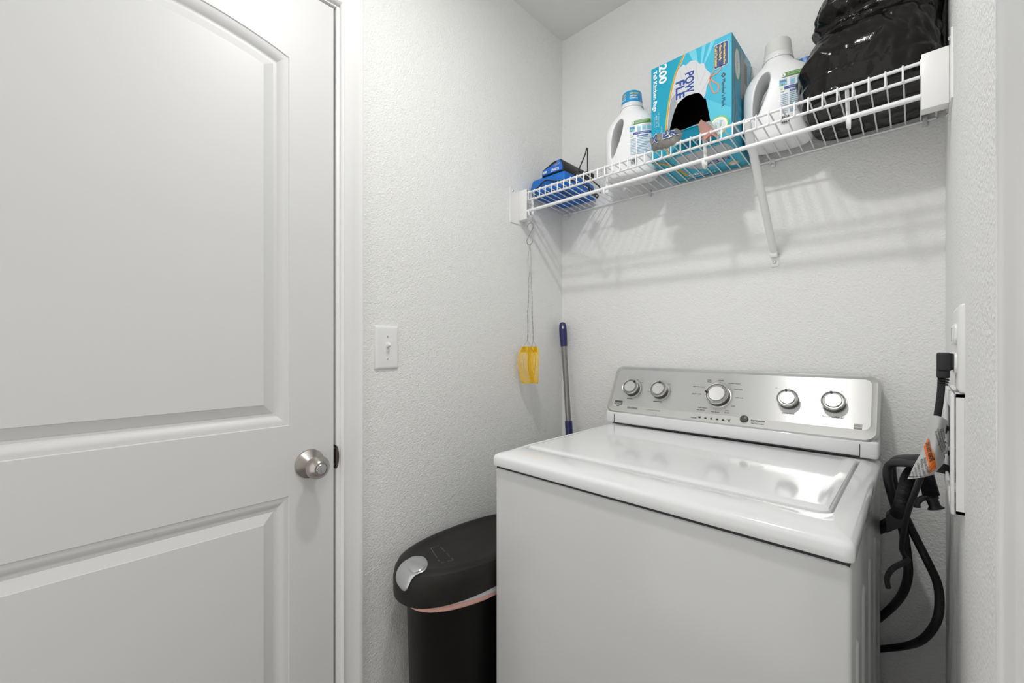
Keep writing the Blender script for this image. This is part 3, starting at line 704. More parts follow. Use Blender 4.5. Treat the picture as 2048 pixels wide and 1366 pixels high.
# battery: wedge on top
bt = thing('tool_battery', 'black and blue power tool battery pack lying on the blue charger', 'battery', (-.915, 1.24, cz1))
BXa, BXb, BYa, BYb = -.968, -.872, 1.166, 1.325
bm = B(); e = .0005
def brr(d, z, k=0): return R2(BXa+d+k, BXb-d, BYa+d, BYb-d, .007, z, 4)
secs = []
for y, sc_ in ((BYa, .93), (BYa+.004, 1), (BYb-.02, 1), (BYb, .8)):
    prof = [(BXa, cz1+e), (BXb-.002, cz1+e), (BXb, cz1+.010), (BXb-.006, cz1+.036), (BXb-.014, cz1+.044), (BXa+.058, cz1+.044), (BXa+.052, cz1+.0435), (BXa+.006, cz1+.026), (BXa, cz1+.020)]
    cxm, czm = (BXa+BXb)/2, cz1+.02
    secs.append([Vector((cxm+(x-cxm)*sc_, y, cz1+e+(z-cz1-e)*sc_)) for x, z in prof])
loops(bm, secs); build('battery_case', bm, BLACKP, bt, 30)
bm = B(); P = [(BXa+.004, cz1+.004), (BXb-.004, cz1+.004), (BXb-.0035, cz1+.012), (BXb-.009, cz1+.034), (BXb-.015, cz1+.0405), (BXb-.024, cz1+.0405), (BXb-.030, cz1+.033), (BXa+.008, cz1+.020), (BXa+.004, cz1+.014)]
loops(bm, [[Vector((x, BYa+.001, z)) for x, z in P], [Vector((x, BYa-.0022, z)) for x, z in P]]); bf = build('battery_end', bm, mat('battery_blue', srgb(20, 105, 205), .35), bt, 30, label='blue end face of the battery')
art = Art(lambda u, v, h: Vector((u, BYa-.0023-h, v)))
uK, vK = BXa+.012, cz1+.006
art.text('KOBALT', BXb-.018, cz1+.0165, .0130, (240, 242, 245), 1, rot=180, bold=.02, width=.036)
art.text('24V MAX', BXb-.014, cz1+.0300, .0052, (245, 200, 40), 1, rot=190, bold=.02, width=.022)
art.text('MAX LITHIUM-ION', BXb-.016, cz1+.0350, .0034, (245, 200, 40), 1, rot=193, width=.026)
a0 = (BXa+.016, cz1+.0130); art.poly([(a0[0]+x, a0[1]+y) for x, y in rrect(.018, .008, .001, 2)], (235, 235, 235), 1); art.text('2.0 Ah', a0[0]+.007, a0[1]+.002, .0055, (20, 40, 90), 2, rot=180)
art.done('printed_legends', bf)

# ================================================================== detergent jugs
JW, JH = mat('jug_white', (.88, .885, .89), .33, sss=.12), .197
JUGH = .205
def jug(name, label, cx, cy, yaw, cap_mat, s=1.0):
    """flattened jug with a grip hole at its left; returns root"""
    z0 = shz(0, cy)+.0005
    rot = Matrix.Rotation(yaw, 3, 'Z'); t_ = thing(name, label, 'detergent bottle', (cx, cy, z0), rot)
    prof = [(0, .066, .042, 0), (.004, .073, .048, 0), (.012, .0775, .051, 0), (.05, .0800, .0525, 0), (.10, .0812, .053, 0), (.130, .0812, .0528, 0), (.150, .0790, .0518, 0), (.166, .0745, .0495, 0), (.180, .0670, .046, 0), (.192, .0560, .042, -.001), (.201, .0455, .038, -.002), (.208, .0385, .0355, -.002), (.212, .0360, .0345, -.002), (.2155, .0345, .0340, -.002), (.222, .0335, .0335, -.002)]
    bm = B(); rings = []
    for z, a, b, ox in prof:
        n = 3.0 if z < .15 else (3.0-(z-.15)/.067*1.0 if z < .217 else 2)
        r_ = []
        for i in range(64):
            th = 2*math.pi*i/64; c_, s_ = math.cos(th), math.sin(th)
            r_.append(Vector((ox+a*math.copysign(abs(c_)**(2/n), c_), b*math.copysign(abs(s_)**(2/n), s_), z))*s)
        rings.append(r_)
    loops(bm, rings); o = build('jug_body', bm, JW, t_, local=True)
    # grip hole
    bm = B(); h = []
    for y in (-.09*s, -.05*s, 0, .05*s, .09*s):
        k = 1+.22*(abs(y)/(.05*s))**2*.5
        ring = []
        for i in range(28):
            th = 2*math.pi*i/28
            x = -.0370+(.0185*k)*math.cos(th)*(.72+.28*math.sin(th))+.0135*math.sin(th); z = .122+(.054*k)*math.sin(th)
            ring.append(Vector((x*s, y, z*s)))
        h.append(ring)
    loops(bm, h); c = build('cutter', bm, JW, t_, local=True)
    md = o.modifiers.new('a', 'BOOLEAN'); md.object = c; md.solver = 'EXACT'
    md = o.modifiers.new('r', 'REMESH'); md.mode = 'VOXEL'; md.voxel_size = .0022; md = o.modifiers.new('s', 'SMOOTH'); md.iterations = 9; md.factor = .6
    apply_mods(o); bpy.data.objects.remove(c)
    # cap
    bm = B(); zc_ = .2185*s; ox = -.002*s
    lathe(bm, [(.0355*s, zc_), (.0355*s, zc_+.003), (.0345*s, zc_+.004), (.0335*s, zc_+.006), (.0330*s, zc_+.014), (.0325*s, zc_+.0145), (.0292*s, zc_+.049), (.0282*s, zc_+.0515), (.0265*s, zc_+.052), (0, zc_+.0515)], Matrix.Translation((ox, 0, 0)), 48, mis=[0, 0, 0, 0, 0, 1, 1, 1, 1])
    for v in bm.verts: v.co = v.co
    o2 = build('cap', bm, [PLASTW, cap_mat], t_, 40, local=True)
    # printed back label on the right part of the broad face; M maps onto the rounded face
    W = ROOT[t_.name]
    def onface(u, v, h_):
        n = 3.0; a = .0802; b = .0530
        x = min(abs(u), a*.995); y = b*(1-(x/a)**n)**(1/n)
        return W @ Vector((u*s, -(y+.0008)*s-h_, v*s))
    art = Art(onface)
    def grid_rect(u0, v0, u1, v1, c, l=1, nseg=5):
        for i in range(nseg): art.rect(u0+(u1-u0)*i/nseg, v0, u0+(u1-u0)*(i+1)/nseg, v1, c, l)
    grid_rect(.012, .148, .066, .158, (84, 150, 52), 1, 8); art.disc(.0155, .153, .0048, (240, 245, 240), 2, 14); art.text('1', .0138, .1502, .0075, (60, 120, 40), 3, bold=.03)
    art.text('#1 RECOMMENDED', .024, .1535, .0042, (220, 235, 210), 2, width=.036); art.text('SENSITIVE SKIN', .024, .1495, .0034, (220, 235, 210), 2, width=.032)
    grid_rect(.006, .128, .022, .143, (150, 205, 228), 1, 3); art.text('99%', .0075, .1345, .0085, (20, 80, 150), 2, bold=.02); art.text('OF TOP', .008, .1305, .003, (40, 90, 150), 2)
    for u0 in (.029, .043, .056): grid_rect(u0, .127, u0+.0105, .1385, (140, 202, 222), 1, 2); art.line([(u0+.003, .130), (u0+.005, .135), (u0+.007, .131)], .0008, (70, 140, 190), 2)
    art.text('hypoallergenic formula', .028, .1410, .0038, (90, 120, 160), 1, width=.036)
    grid_rect(.008, .1165, .068, .1235, (38, 78, 160), 1, 8); art.text('ULTRA CONCENTRATED', .026, .1183, .0042, (235, 240, 250), 2, width=.036)
    art.poly([(.0125+x, .1195+y) for x, y in rrect(.0085, .016, .002, 3)], (226, 236, 228), 3); art.disc(.0125, .1285, .0025, (70, 150, 60), 4, 10); art.text('all', .0095, .117, .0045, (60, 130, 60), 4)
    grid_rect(.028, .1085, .060, .1130, (45, 84, 165), 1, 4); art.text('DIRECTIONS', .030, .1095, .0034, (235, 240, 250), 2, width=.022)
    for j in range(11):
        v = .104-.0046*j
        grid_rect(.009, v, .025, v+.0016, (158, 196, 214), 1, 2); grid_rect(.028, v, .064-.004*(j % 3), v+.0016, (120, 175, 205), 1, 5)
    for i in range(13): art.rect(.010+i*.0014, .032, .010+i*.0014+(.0005+.0005*(i % 3)), .050, (50, 50, 70), 1)
    art.text('5 0703 1', .010, .0285, .0030, (50, 50, 70), 1, width=.018)
    art.done('printed_label', o, label='small blue and green printed label')
    return t_, o2, W, s, zc_, ox
CAPB = mat('cap_blue', srgb(28, 148, 205), .35); CAPW = mat('cap_grey', srgb(222, 222, 218), .38, sss=.1)
t1, cap1, W1, s1, zc1, ox1 = jug('detergent_bottle', 'white detergent jug with a blue cap between the charger and the turquoise box', -.668, 1.262, math.radians(12), CAPB, 1.03)
def oncap(u, v, h): a = u/.0325; return W1 @ Vector((ox1+(1.03*(.0325-.0033*(v/.0345))+.0004+h)*math.sin(a), -(1.03*(.0325-.0033*(v/.0345))+.0004+h)*math.cos(a), zc1+.0145+v))
art = Art(oncap)
art.text('NEW LOOK', -.004+.006, .0235, .0078, (240, 225, 50), 1, bold=.03, width=.030); art.text('SAME GREAT', .002, .0160, .0066, (240, 246, 250), 1, bold=.02, width=.026); art.text('FORMULA', .002, .0085, .0076, (240, 246, 250), 1, bold=.02, width=.026)
art.text('NEW LOOK', -.010, .0235, .0078, (240, 225, 50), 1, bold=.03, width=.028, al='RIGHT'); art.text('SAME GREAT', -.010, .0160, .0066, (240, 246, 250), 1, al='RIGHT', width=.026); art.text('FORMULA', -.010, .0085, .0076, (240, 246, 250), 1, bold=.02, al='RIGHT', width=.026)
art.done('cap_print', cap1)
jug('detergent_bottle', 'white detergent jug with a plain pale cap between the turquoise box and the black bag', -.268, 1.300, math.radians(6), CAPW)

# ================================================================== carton of kitchen bags
QX0, QX1, QY0, QY1 = -.5690, -.3500, 1.1880, 1.3600; QZ0 = 1.7595; QZ1 = 2.040
zf, zb_ = shz(0, QY0), shz(0, QY1)
bx = thing('kitchen_bag_box', 'turquoise cardboard box of tall kitchen bags with a torn front opening on the shelf', 'box', ((QX0+QX1)/2, (QY0+QY1)/2, QZ0))
TEAL = (6, 160, 190); CYAN = (38, 176, 205); PALE = (120, 205, 222)
CARD = mat('card_teal', srgb(*TEAL), .30, coat=.25); CARDI = mat('card_inside', srgb(38, 14, 8), .9)
# opening outline on the front face (u along x, v up), from the photograph
def fq(px, py): p = onY(px, py, QY0); return (p.x, p.z)
OP = [fq(*p) for p in ((1339, 262), (1345, 236), (1350, 220), (1356, 207), (1371, 193), (1389, 187), (1397, 186), (1403, 189), (1407, 196), (1412, 198), (1417, 222), (1421, 243), (1392, 249), (1370, 258), (1352, 268))]
bm = B()
fr = [bm.verts.new((x, QY0, z)) for x, z in ((QX0, zf), (QX1, zf), (QX1, QZ1), (QX0, QZ1))]
ho = [bm.verts.new((x, QY0, z)) for x, z in OP]
E_ = [bm.edges.new((fr[i], fr[(i+1) % 4])) for i in range(4)]+[bm.edges.new((ho[i], ho[(i+1) % len(ho)])) for i in range(len(ho))]
bmesh.ops.triangle_fill(bm, use_beauty=True, edges=E_)
bk = [bm.verts.new((x, QY1, z)) for x, z in ((QX0, zb_), (QX1, zb_), (QX1, QZ1), (QX0, QZ1))]
for i in range(4): bm.faces.new((fr[i], fr[(i+1) % 4], bk[(i+1) % 4], bk[i]))
bm.faces.new(bk)
# inner shell, so that the hole shows a dark inside
iv = [bm.verts.new((x, y, z)) for y, a in ((QY0+.0012, 0), (QY1-.002, 0)) for x, z in ((QX0+.002, zf+.002), (QX1-.002, zf+.002), (QX1-.002, QZ1-.002), (QX0+.002, QZ1-.002))]
for q in ((4, 5, 6, 7), (0, 1, 5, 4), (1, 2, 6, 5), (2, 3, 7, 6), (3, 0, 4, 7)): bm.faces.new([iv[i] for i in q]).material_index = 1
carton = build('carton', bm, [CARD, CARDI], bx, 30)
# front print
art = Art(lambda u, v, h: Vector((u, QY0-.0002-h, v)))
def clip_hole(*a): pass
def pq(lst): return [fq(*p) for p in lst]
def holed(pts, c, l):                         # polygon with the opening left out
    h = l*.00022; b = art.bm
    vs = [b.verts.new((p[0], p[1], 0)) for p in pts]; hs = [b.verts.new((p[0], p[1], 0)) for p in OP]
    es = [b.edges.new((q[i], q[(i+1) % len(q)])) for q in (vs, hs) for i in range(len(q))]
    g = bmesh.ops.triangle_fill(b, use_beauty=True, edges=es); k = art.mi(c)
    for f in g['geom']:
        if isinstance(f, bmesh.types.BMFace): f.material_index = k
    for v in vs+hs: v.co = art.fn(v.co.x, v.co.y, h)
swoosh = pq([(1366, 111), (1357, 130), (1349, 150), (1342, 175), (1336, 205), (1332, 235), (1330, 262), (1330, 290), (1336, 318)])
edge = swoosh[::-1]
field = [(QX1-.0005, zf+.001), (QX1-.0005, QZ1-.0005), (swoosh[0][0], QZ1-.0005)]+swoosh+[(swoosh[-1][0], zf+.001)]
holed(field, (30, 174, 204), 1)
def half_plane_poly(ax_, ang0, ang1, c):      # light rays from the bag outwards, kept clear of the hole
    cx_, cz_ = fq(1400, 150); pts = []
    for a in (ang0, ang1):
        a = math.radians(a); dx, dz = math.cos(a), math.sin(a); t = min((QX1-.001-cx_)/dx if dx > 0 else 9, (QZ1-.001-cz_)/dz if dz > 0 else 9)
        pts += [(cx_+dx*.03, cz_+dz*.03), (cx_+dx*t, cz_+dz*t)]
    art.poly([pts[0], pts[1], pts[3], pts[2]], c, 2)
for a0_, a1_ in ((62, 70), (78, 86), (98, 112)): half_plane_poly(0, a0_, a1_, (108, 202, 224))
art.poly(pq([(1412, 198), (1462, 215), (1462.5, 237), (1421, 243), (1417, 222)]), (70, 190, 215), 2)
# stripes along the swoosh
for off, wd, c in ((.0016, .0024, (168, 205, 60)), (.0044, .0034, (240, 140, 50)), (.0068, .0018, (235, 235, 225))):
    art.line([(u+off, v) for u, v in swoosh], wd, c, 3)
# silver and white bag picture
art.poly(pq([(1349, 162), (1357, 140), (1366, 130), (1372, 131), (1382, 122), (1392, 121), (1400, 128), (1408, 126), (1412, 138), (1421, 147), (1420, 160), (1414, 172), (1411, 190), (1407, 196), (1403, 189), (1397, 186), (1389, 187), (1371, 193), (1356, 207), (1350, 220), (1345, 236), (1339, 262), (1336, 262), (1338, 230), (1343, 200)]), (205, 207, 210), 4)
art.poly(pq([(1343, 200), (1349, 190), (1354, 205), (1350, 220), (1345, 236), (1339, 262), (1336, 262), (1338, 230)]), (158, 162, 168), 5)
for a_, b_2 in (((1372, 131), (1384, 165)), ((1392, 124), (1396, 160)), ((1412, 140), (1400, 170)), ((1360, 142), (1368, 172)), ((1419, 156), (1404, 182))): art.line(pq([a_, b_2]), .0012, (180, 184, 190), 5)
BLUE = (24, 62, 140)
def ftx(t, px, py, size, c, l, width=None, bold=0, out=None, **k):
    u, v = fq(px, py)
    if out: art.text(t, u, v, size, out, l, rot=-90, bold=bold+.03, width=width*1.03 if width else None, **k)
    art.text(t, u, v, size, c, l+1, rot=-90, bold=bold, width=width, **k)
ftx('POW', 1371, 148, .034, BLUE, 6, .058, .035, (240, 242, 245)); ftx('FLE', 1352.5, 166, .034, BLUE, 6, .050, .035, (240, 242, 245))
ftx('200', 1319, 133, .031, (235, 245, 248), 3, .0540, .035)
ftx('Tall Kitchen Bags', 1307.5, 144, .0150, (235, 245, 248), 3, .118, .03)
for px, py, t, w_ in ((1316, 227, '13 GALLON', .040), (1312, 231, '49.2 L', .038), (1308, 235, '23.75 in x 28 in', .030), (1322, 254, '0.9 MIL', .02)): ftx(t, px, py, .0062, (200, 232, 240), 3, w_)
ftx('DRAWSTRING', 1333, 262, .0060, (240, 240, 235), 5, .03)
# navy badge
q = pq([(1430, 99), (1451, 87), (1456, 89), (1456, 124), (1451, 129), (1433, 134), (1429, 131)])
cu_, cv_ = sum(p[0] for p in q)/7, sum(p[1] for p in q)/7
u0, v0 = fq(1442.5, 110); art.poly([(u0+x, v0+y) for x, y in rrect(.0350, .0640, .005, 4)], (225, 232, 238), 4); art.poly([(u0+x, v0+y) for x, y in rrect(.0322, .0612, .004, 4)], (22, 50, 120), 5)
for i, t in enumerate(('Now Holds Even More', 'Extra Thick Ply', 'Leak & Tear Resistant')):
    uu_ = u0+.0060-.0102*i; art.text(t, uu_, v0+.0225, .0072, (245, 222, 60), 6, rot=-90, bold=.035, width=(.050, .036, .048)[i])
    art.line([(uu_+.004, v0+.0285), (uu_+.0005, v0+.0265), (uu_+.0060, v0+.0240)], .0012, (245, 222, 60), 6)
# drawstring
ORG = (238, 130, 60)
art.line(pq([(1420, 154), (1427, 145), (1431, 133)]), .0020, ORG, 5); art.line(pq([(1420, 154), (1433, 148), (1441, 140), (1443, 131)]), .0024, ORG, 5)
art.line(pq([(1420, 155), (1420, 168), (1424, 180), (1429, 187), (1436, 184), (1438, 175), (1437, 169), (1428, 164), (1420, 156)]), .0026, ORG, 5)
u0, v0 = fq(1447, 150); art.poly([(u0-.0060, v0), (u0, v0+.0068), (u0+.0060, v0), (u0, v0-.0068)], (20, 25, 30), 4); art.poly([(u0-.0015, v0+.0022), (u0+.0028, v0+.0012), (u0+.0004, v0-.0010), (u0+.0018, v0-.0032), (u0-.0026, v0-.0006), (u0-.0002, v0+.0002)], (70, 190, 215), 5)
ftx("Member's Mark.", 1443.5, 160, .0135, (20, 25, 30), 4, .073)
# round seal
u0, v0 = fq(1437, 252); art.disc(u0, v0, .0255, (140, 190, 60), 4, 32); art.disc(u0, v0, .0222, (236, 244, 236), 5, 32); art.disc(u0-.001, v0, .0185, (215, 225, 222), 6, 16)
art.text('Free &', u0+.003, v0+.012, .0105, (70, 150, 170), 7, rot=-90, width=.024, shear=.2); art.text('Clear', u0-.008, v0+.010, .0105, (70, 150, 170), 7, rot=-90, width=.020, shear=.2)
art.done('front_print', carton)
# side print
art = Art(lambda u, v, h: Vector((QX1+.0002+h, u, v)))
art.rect(QY0+.001, zf+.006, QY0+.115, QZ1-.001, (36, 150, 180), 1)
art.disc(1.232, 1.978, .024, (150, 178, 80), 2, 28, 1.75); art.disc(1.232, 1.978, .0215, (222, 228, 224), 3, 28, 1.8)
art.text('Free & Clear', 1.226, 2.005, .012, (110, 150, 165), 4, rot=-90, width=.052)
art.rect(1.262, 1.90, 1.286, 2.028, (150, 152, 150), 2); art.rect(1.288, 1.86, 1.325, 2.02, (176, 180, 180), 2)
for i in range(14): art.rect(1.292, 1.955+i*.004, 1.320, 1.955+i*.004+.0018*(1+(i % 2)), (120, 122, 122), 3)
art.line([(1.20, 1.86), (1.212, 1.88), (1.222, 1.85), (1.212, 1.83), (1.206, 1.80), (1.214, 1.785), (1.220, 1.80)], .0030, (205, 110, 60), 3)
art.text("Member's Mark", 1.203, 1.945, .008, (30, 50, 60), 3, rot=-90, width=.05)
for i in range(3): art.rect(1.240, 1.80+i*.03, 1.30, 1.815+i*.03, (70, 170, 196), 2)
art.done('side_print', carton)
# bottom print, seen through the shelf
art = Art(lambda u, v, h: Vector((u, v, zf+(zb_-zf)*(v-QY0)/(QY1-QY0)-.0001-h)))
art.rect(-.520, QY0+.002, QX1-.002, QY1-.03, (60, 180, 208), 1); art.poly([(-.50, 1.20), (-.37, 1.20), (-.36, 1.24), (-.40, 1.30), (-.47, 1.31), (-.52, 1.26)], (196, 200, 204), 2)
art.line([(-.565, 1.195), (-.545, 1.215), (-.530, 1.245), (-.523, 1.29), (-.521, 1.33)], .004, (168, 205, 60), 3); art.line([(-.560, 1.192), (-.538, 1.215), (-.525, 1.245), (-.518, 1.29), (-.516, 1.33)], .004, (240, 140, 50), 3)
art.text('POWER', -.375, 1.268, .026, BLUE, 3, rot=180, width=.085, bold=.02); art.text('FLEX', -.385, 1.295, .026, BLUE, 3, rot=180, width=.065, bold=.02)
art.text('200', -.47, 1.338, .022, (235, 245, 248), 2, rot=180, width=.045, bold=.02); art.text('Tall Kitchen Bags', -.44, 1.350, .012, (235, 245, 248), 2, rot=180, width=.09)
art.line([(-.40, 1.33), (-.385, 1.318), (-.372, 1.33), (-.39, 1.338)], .003, ORG, 3); art.disc(-.385, 1.325, .014, (170, 200, 90), 2, 20); art.disc(-.385, 1.325, .011, (225, 232, 226), 3, 20)
art.disc(-.545, 1.255, .012, (205, 210, 212), 2, 16)
art.done('bottom_print', carton)
# torn flap curling out: printed outside, grey
def sheet(name, rows, m, parent, th=.0008, sharp=60, label=None):
    bm = B(); V = [[bm.verts.new(p) for p in r] for r in rows]
    for i in range(len(V)-1):
        for j in range(len(V[0])-1): bm.faces.new((V[i][j], V[i][j+1], V[i+1][j+1], V[i+1][j]))
    bmesh.ops.solidify(bm, geom=bm.faces[:], thickness=th)
    return build(name, bm, m, parent, sharp, label=label)
def lerp3(a, b, t): return a+(b-a)*t
GREYF = mat('grey_print_film', srgb(168, 166, 162), .38, bump=[(60, .5, 3, .003, U1)])
TOPL = [(1303, 279, 1.128), (1312, 271, 1.128), (1326, 266, 1.132), (1340, 261, 1.145), (1355, 259, 1.160), (1370, 261, 1.165)]
BOTL = [(1307, 303, 1.112), (1316, 301, 1.110), (1329, 297, 1.110), (1342, 292, 1.112), (1355, 286, 1.118), (1369, 276, 1.135)]
tp_, bt_ = smooth_path([onY(*q) for q in TOPL], 3), smooth_path([onY(*q) for q in BOTL], 3)
rows = []
for i in range(21):
    t = i/20; row = []
    for j in range(len(tp_)):
        s_ = j/(len(tp_)-1); x = lerp3(tp_[j], bt_[j], t)
        nz = noise.noise(Vector((s_*7, t*3, 3)))*.0055+noise.noise(Vector((s_*18, t*6, 7)))*.0022
        row.append(x+Vector((0, -(.020*math.sin(math.pi*t)**.7*(.35+.65*math.sin(math.pi*min(1, s_*.9+.12)))), .004*math.sin(math.pi*t)))+Vector((0, -nz, nz)))
    rows.append(row)
flap = sheet('torn_flap', rows, GREYF, bx, .0012, label='grey printed flap folded out over the shelf edge')
def onflap(u, v, h):
    i = max(0, min(19.999, v*20)); j = max(0, min(len(tp_)-1.001, u*(len(tp_)-1))); a, b = int(i), int(j); fi, fj = i-a, j-b
    p = lerp3(lerp3(rows[a][b], rows[a][b+1], fj), lerp3(rows[a+1][b], rows[a+1][b+1], fj), fi)
    return p+Vector((0, -.0032-h, .0012))
art = Art(onflap); art.fn = lambda u, v, h: onflap(u, 1-v, h)
def fl_(t, u, v, sz, c, l, b, w_): art.text(t, u, v, sz, c, l, bold=b, width=w_)
fl_('ER', .455, .30, .62, (226, 228, 232), 1, .06, .43); fl_('ER', .47, .32, .58, BLUE, 3, .02, .40); fl_('X', .10, .28, .60, (205, 207, 210), 1, .06, .22); fl_('X', .11, .30, .56, BLUE, 3, .02, .20)
art.done('flap_print', flap)
TT = smooth_path([onY(1350, 268, QY0-.001), onY(1372, 259, QY0-.001), onY(1398, 250, QY0-.001)], 6); TB = smooth_path([onY(1352, 288, 1.128), onY(1375, 281, 1.120), onY(1402, 272, 1.128)], 6)
rw = [[lerp3(a, b, i/10)+Vector((0, -.012*math.sin(math.pi*i/10), .006*math.sin(math.pi*i/10))) for a, b in zip(TT, TB)] for i in range(11)]
sheet('torn_panel', rw, CARD, bx, .0009, label='turquoise card bent outwards under the opening')
# white inner bag bulging out, pink bag on it
A0, A1 = onY(1380, 256, QY0+.004), onY(1422, 243, QY0+.004); B0, B1 = onY(1390, 268, 1.150), onY(1432, 256, 1.150); C0, C1 = onY(1392, 284, 1.128), onY(1440, 272, 1.130)
rows2 = []
for i in range(15):
    t = i/14; seg = min(1, int(t*2)); k = t*2-seg; PP = ((A0, A1), (B0, B1), (C0, C1)); a = lerp3(PP[seg][0], PP[seg+1][0], k); b = lerp3(PP[seg][1], PP[seg+1][1], k)
    rows2.append([lerp3(a, b, j/12)+Vector((0, -.010*math.sin(math.pi*j/12), .004*noise.noise(Vector((j*.5, i*.5, 1))))) for j in range(13)])
ib = sheet('inner_bag', rows2, mat('white_bag_film', (.80, .80, .80), .35, bump=[(70, .5, 3, .003, U1)]), bx, label='white bags showing in the torn opening')
pk = thing('pink_bag', 'folded pink bag poking out of the torn box opening', 'bag', onY(1418, 275, 1.14))
PP = [(onY(1391, 258, 1.150), onY(1402, 239, 1.162), onY(1419, 250, 1.150)), (onY(1398, 270, 1.128), onY(1410, 256, 1.128), onY(1428, 262, 1.124)), (onY(1410, 280, 1.112), onY(1421, 268, 1.108), onY(1434, 275, 1.110))]
rows3 = []
for i in range(13):
    t = i/12; seg = min(1, int(t*2)); k = t*2-seg; q3 = [lerp3(PP[seg][m_], PP[seg+1][m_], k) for m_ in range(3)]
    rows3.append([lerp3(q3[0], q3[1], j/6) if j <= 6 else lerp3(q3[1], q3[2], (j-6)/6) for j in range(13)])
sheet('bag_fold', rows3, PINK, pk, .002)
sheet('bag_fold', [[p+Vector((.004, .004, -.003)) for p in r] for r in rows3], PINK, pk, .0015)

# ================================================================== black garbage bag and the blue thing behind it
BAGM = mat('black_bag_film', (.0048, .0036, .0030), .17, spec=.32, bump=[(24, .8, 4, .010, (1.3, 1, .6)), (70, .35, 3, .003, U1)])
for nd in BAGM.node_tree.nodes:
    if nd.type == 'TEX_NOISE' and nd.inputs['Scale'].default_value < 50: nd.noise_type = 'RIDGED_MULTIFRACTAL'
def bagrow(z):
    # left, right, front, back extents by height above the deck
    tb = [(0, -.192, .030, 1.150, 1.357), (.012, -.202, .034, 1.140, 1.359), (.045, -.212, .0375, 1.128, 1.358), (.085, -.213, .0385, 1.122, 1.360), (.125, -.200, .0388, 1.132, 1.360), (.160, -.182, .0388, 1.150, 1.360), (.180, -.176, .0388, 1.160, 1.360),
          (.200, -.186, .0388, 1.150, 1.360), (.235, -.180, .0388, 1.142, 1.360), (.275, -.158, .0385, 1.150, 1.358), (.315, -.128, .0370, 1.165, 1.352), (.35, -.095, .030, 1.195, 1.340), (.375, -.065, .010, 1.225, 1.320)]
    for i in range(len(tb)-1):
        if tb[i][0] <= z <= tb[i+1][0]:
            k = (z-tb[i][0])/(tb[i+1][0]-tb[i][0]); k = k*k*(3-2*k); return [a+(b-a)*k for a, b in zip(tb[i][1:], tb[i+1][1:])]
    return tb[-1][1:]
bm = B(); rings = []; NB, NZ = 230, 170
for iz in range(NZ):
    h = .375*iz/(NZ-1); x0, x1, y0, y1 = bagrow(h); cx_, cy_, a, b = (x0+x1)/2, (y0+y1)/2, (x1-x0)/2, (y1-y0)/2; ring = []
    for i in range(NB):
        th = 2*math.pi*i/NB; c_, s_ = math.cos(th), math.sin(th); n = 2.6+2.4*max(0, 1-h/.05)
        ux = math.copysign(abs(c_)**(2/n), c_); uy = math.copysign(abs(s_)**(2/n), s_)
        P = Vector((cx_+a*ux+(.034*-ux*uy*min(1, h/.06) if ux < 0 < uy else 0), cy_+b*uy, shz(0, cy_+b*uy)+.001+h))
        wq = noise.noise_vector(P*7)*.05
        q = Vector((P.x, P.y, P.z))+wq
        def crease(v, sc_):
            dd = noise.voronoi(v*sc_)[0]; return min(1, (dd[1]-dd[0])*1.6)
        r1_ = noise.ridged_multi_fractal(q*7+Vector((3.1, 0, .4)), .9, 2.1, 3, 1.0, 2.0)-1.0
        k1 = crease(Vector((q.x, q.y, q.z*1.5)), 11)-.5; k2 = crease(Vector((q.x*1.3, q.y*1.3, q.z*.8))+Vector((1, 2, 3)), 27)-.5
        fd = min(1, h/.03)
        k = max(-.018, min(.014, (.007*r1_+.011*k1+.0042*k2)*(fd*(.55+.45*min(1, max(0, (h-.06)/.1))))))
        nrm = Vector((c_/a, s_/b, 0)).normalized(); P = P+nrm*k+Vector((0, 0, k*.4))
        P.x = min(P.x, .0395); P.y = min(P.y, D-.004); P.z = max(P.z, shz(0, P.y)+.0005); ring.append(P)
    rings.append(ring)
loops(bm, rings)
bag = build('garbage_bag', bm, BAGM, None, 60); tag(bag, 'bulging glossy black plastic bag at the right end of the shelf', 'plastic bag')
bm = B(); rows4 = []
for i in range(13):
    t = i/12; z = 1.79+.235*t; hw_ = .030*math.sin(math.pi*(.12+.80*t))**.6; ring = []
    for j in range(20):
        th = 2*math.pi*j/20; k = 1+.18*noise.noise(Vector((math.cos(th)*2, math.sin(th)*2, t*4))); ring.append(Vector((-.140+hw_*.9*math.cos(th)*k-.080*t, 1.270+.083*min(1, t*1.6)+.008*math.sin(th)*k, z)))
    rows4.append(ring)
loops(bm, rows4)
for v in bm.verts: v.co.z = max(v.co.z-.034, shz(0, v.co.y)+.006)
o = build('blue_package', bm, mat('blue_film', srgb(60, 140, 215), .32, bump=[(50, .4, 3, .003, U1)]), None, 60); tag(o, 'bright blue plastic package peeking out behind the black bag', 'package')

# ================================================================== right wall: outlet, plug and cord, hose box
oc = Vector((R, .858, 1.2265)); ot = thing('wall_outlet', 'white two-gang outlet cover plate on the right wall above the hose box', 'wall outlet', oc)
M = frame(oc, (-1, 0, 0), (0, -1, 0)); bm = B()
R5 = lambda a, b, h: [M @ Vector((x, y, h)) for x, y in rrect(a*2, b*2, .003, 3)]
loops(bm, [R5(.0575, .0585, 0), R5(.0575, .0585, .0022), R5(.0562, .0572, .0042), R5(.053, .054, .0058), R5(.050, .051, .0062)]); build('cover_plate', bm, PLASTW, ot, 40)
for s in (-1, 1):
    for t in (-1, 1):
        bm = B(); prism(bm, rrect(.034, .028, .010, 5, s*.023, t*.0195), M, .0058, .0085, bev=.0008); f_ = build('socket_face', bm, PLASTW, ot)
bm = B(); box(bm, -.0012, .0012, -.01, .01, .0083, .0089, 0, M=M @ Matrix.Translation((-.030, .0195, 0))); build('socket_slot', bm, GREYGAP, ot)
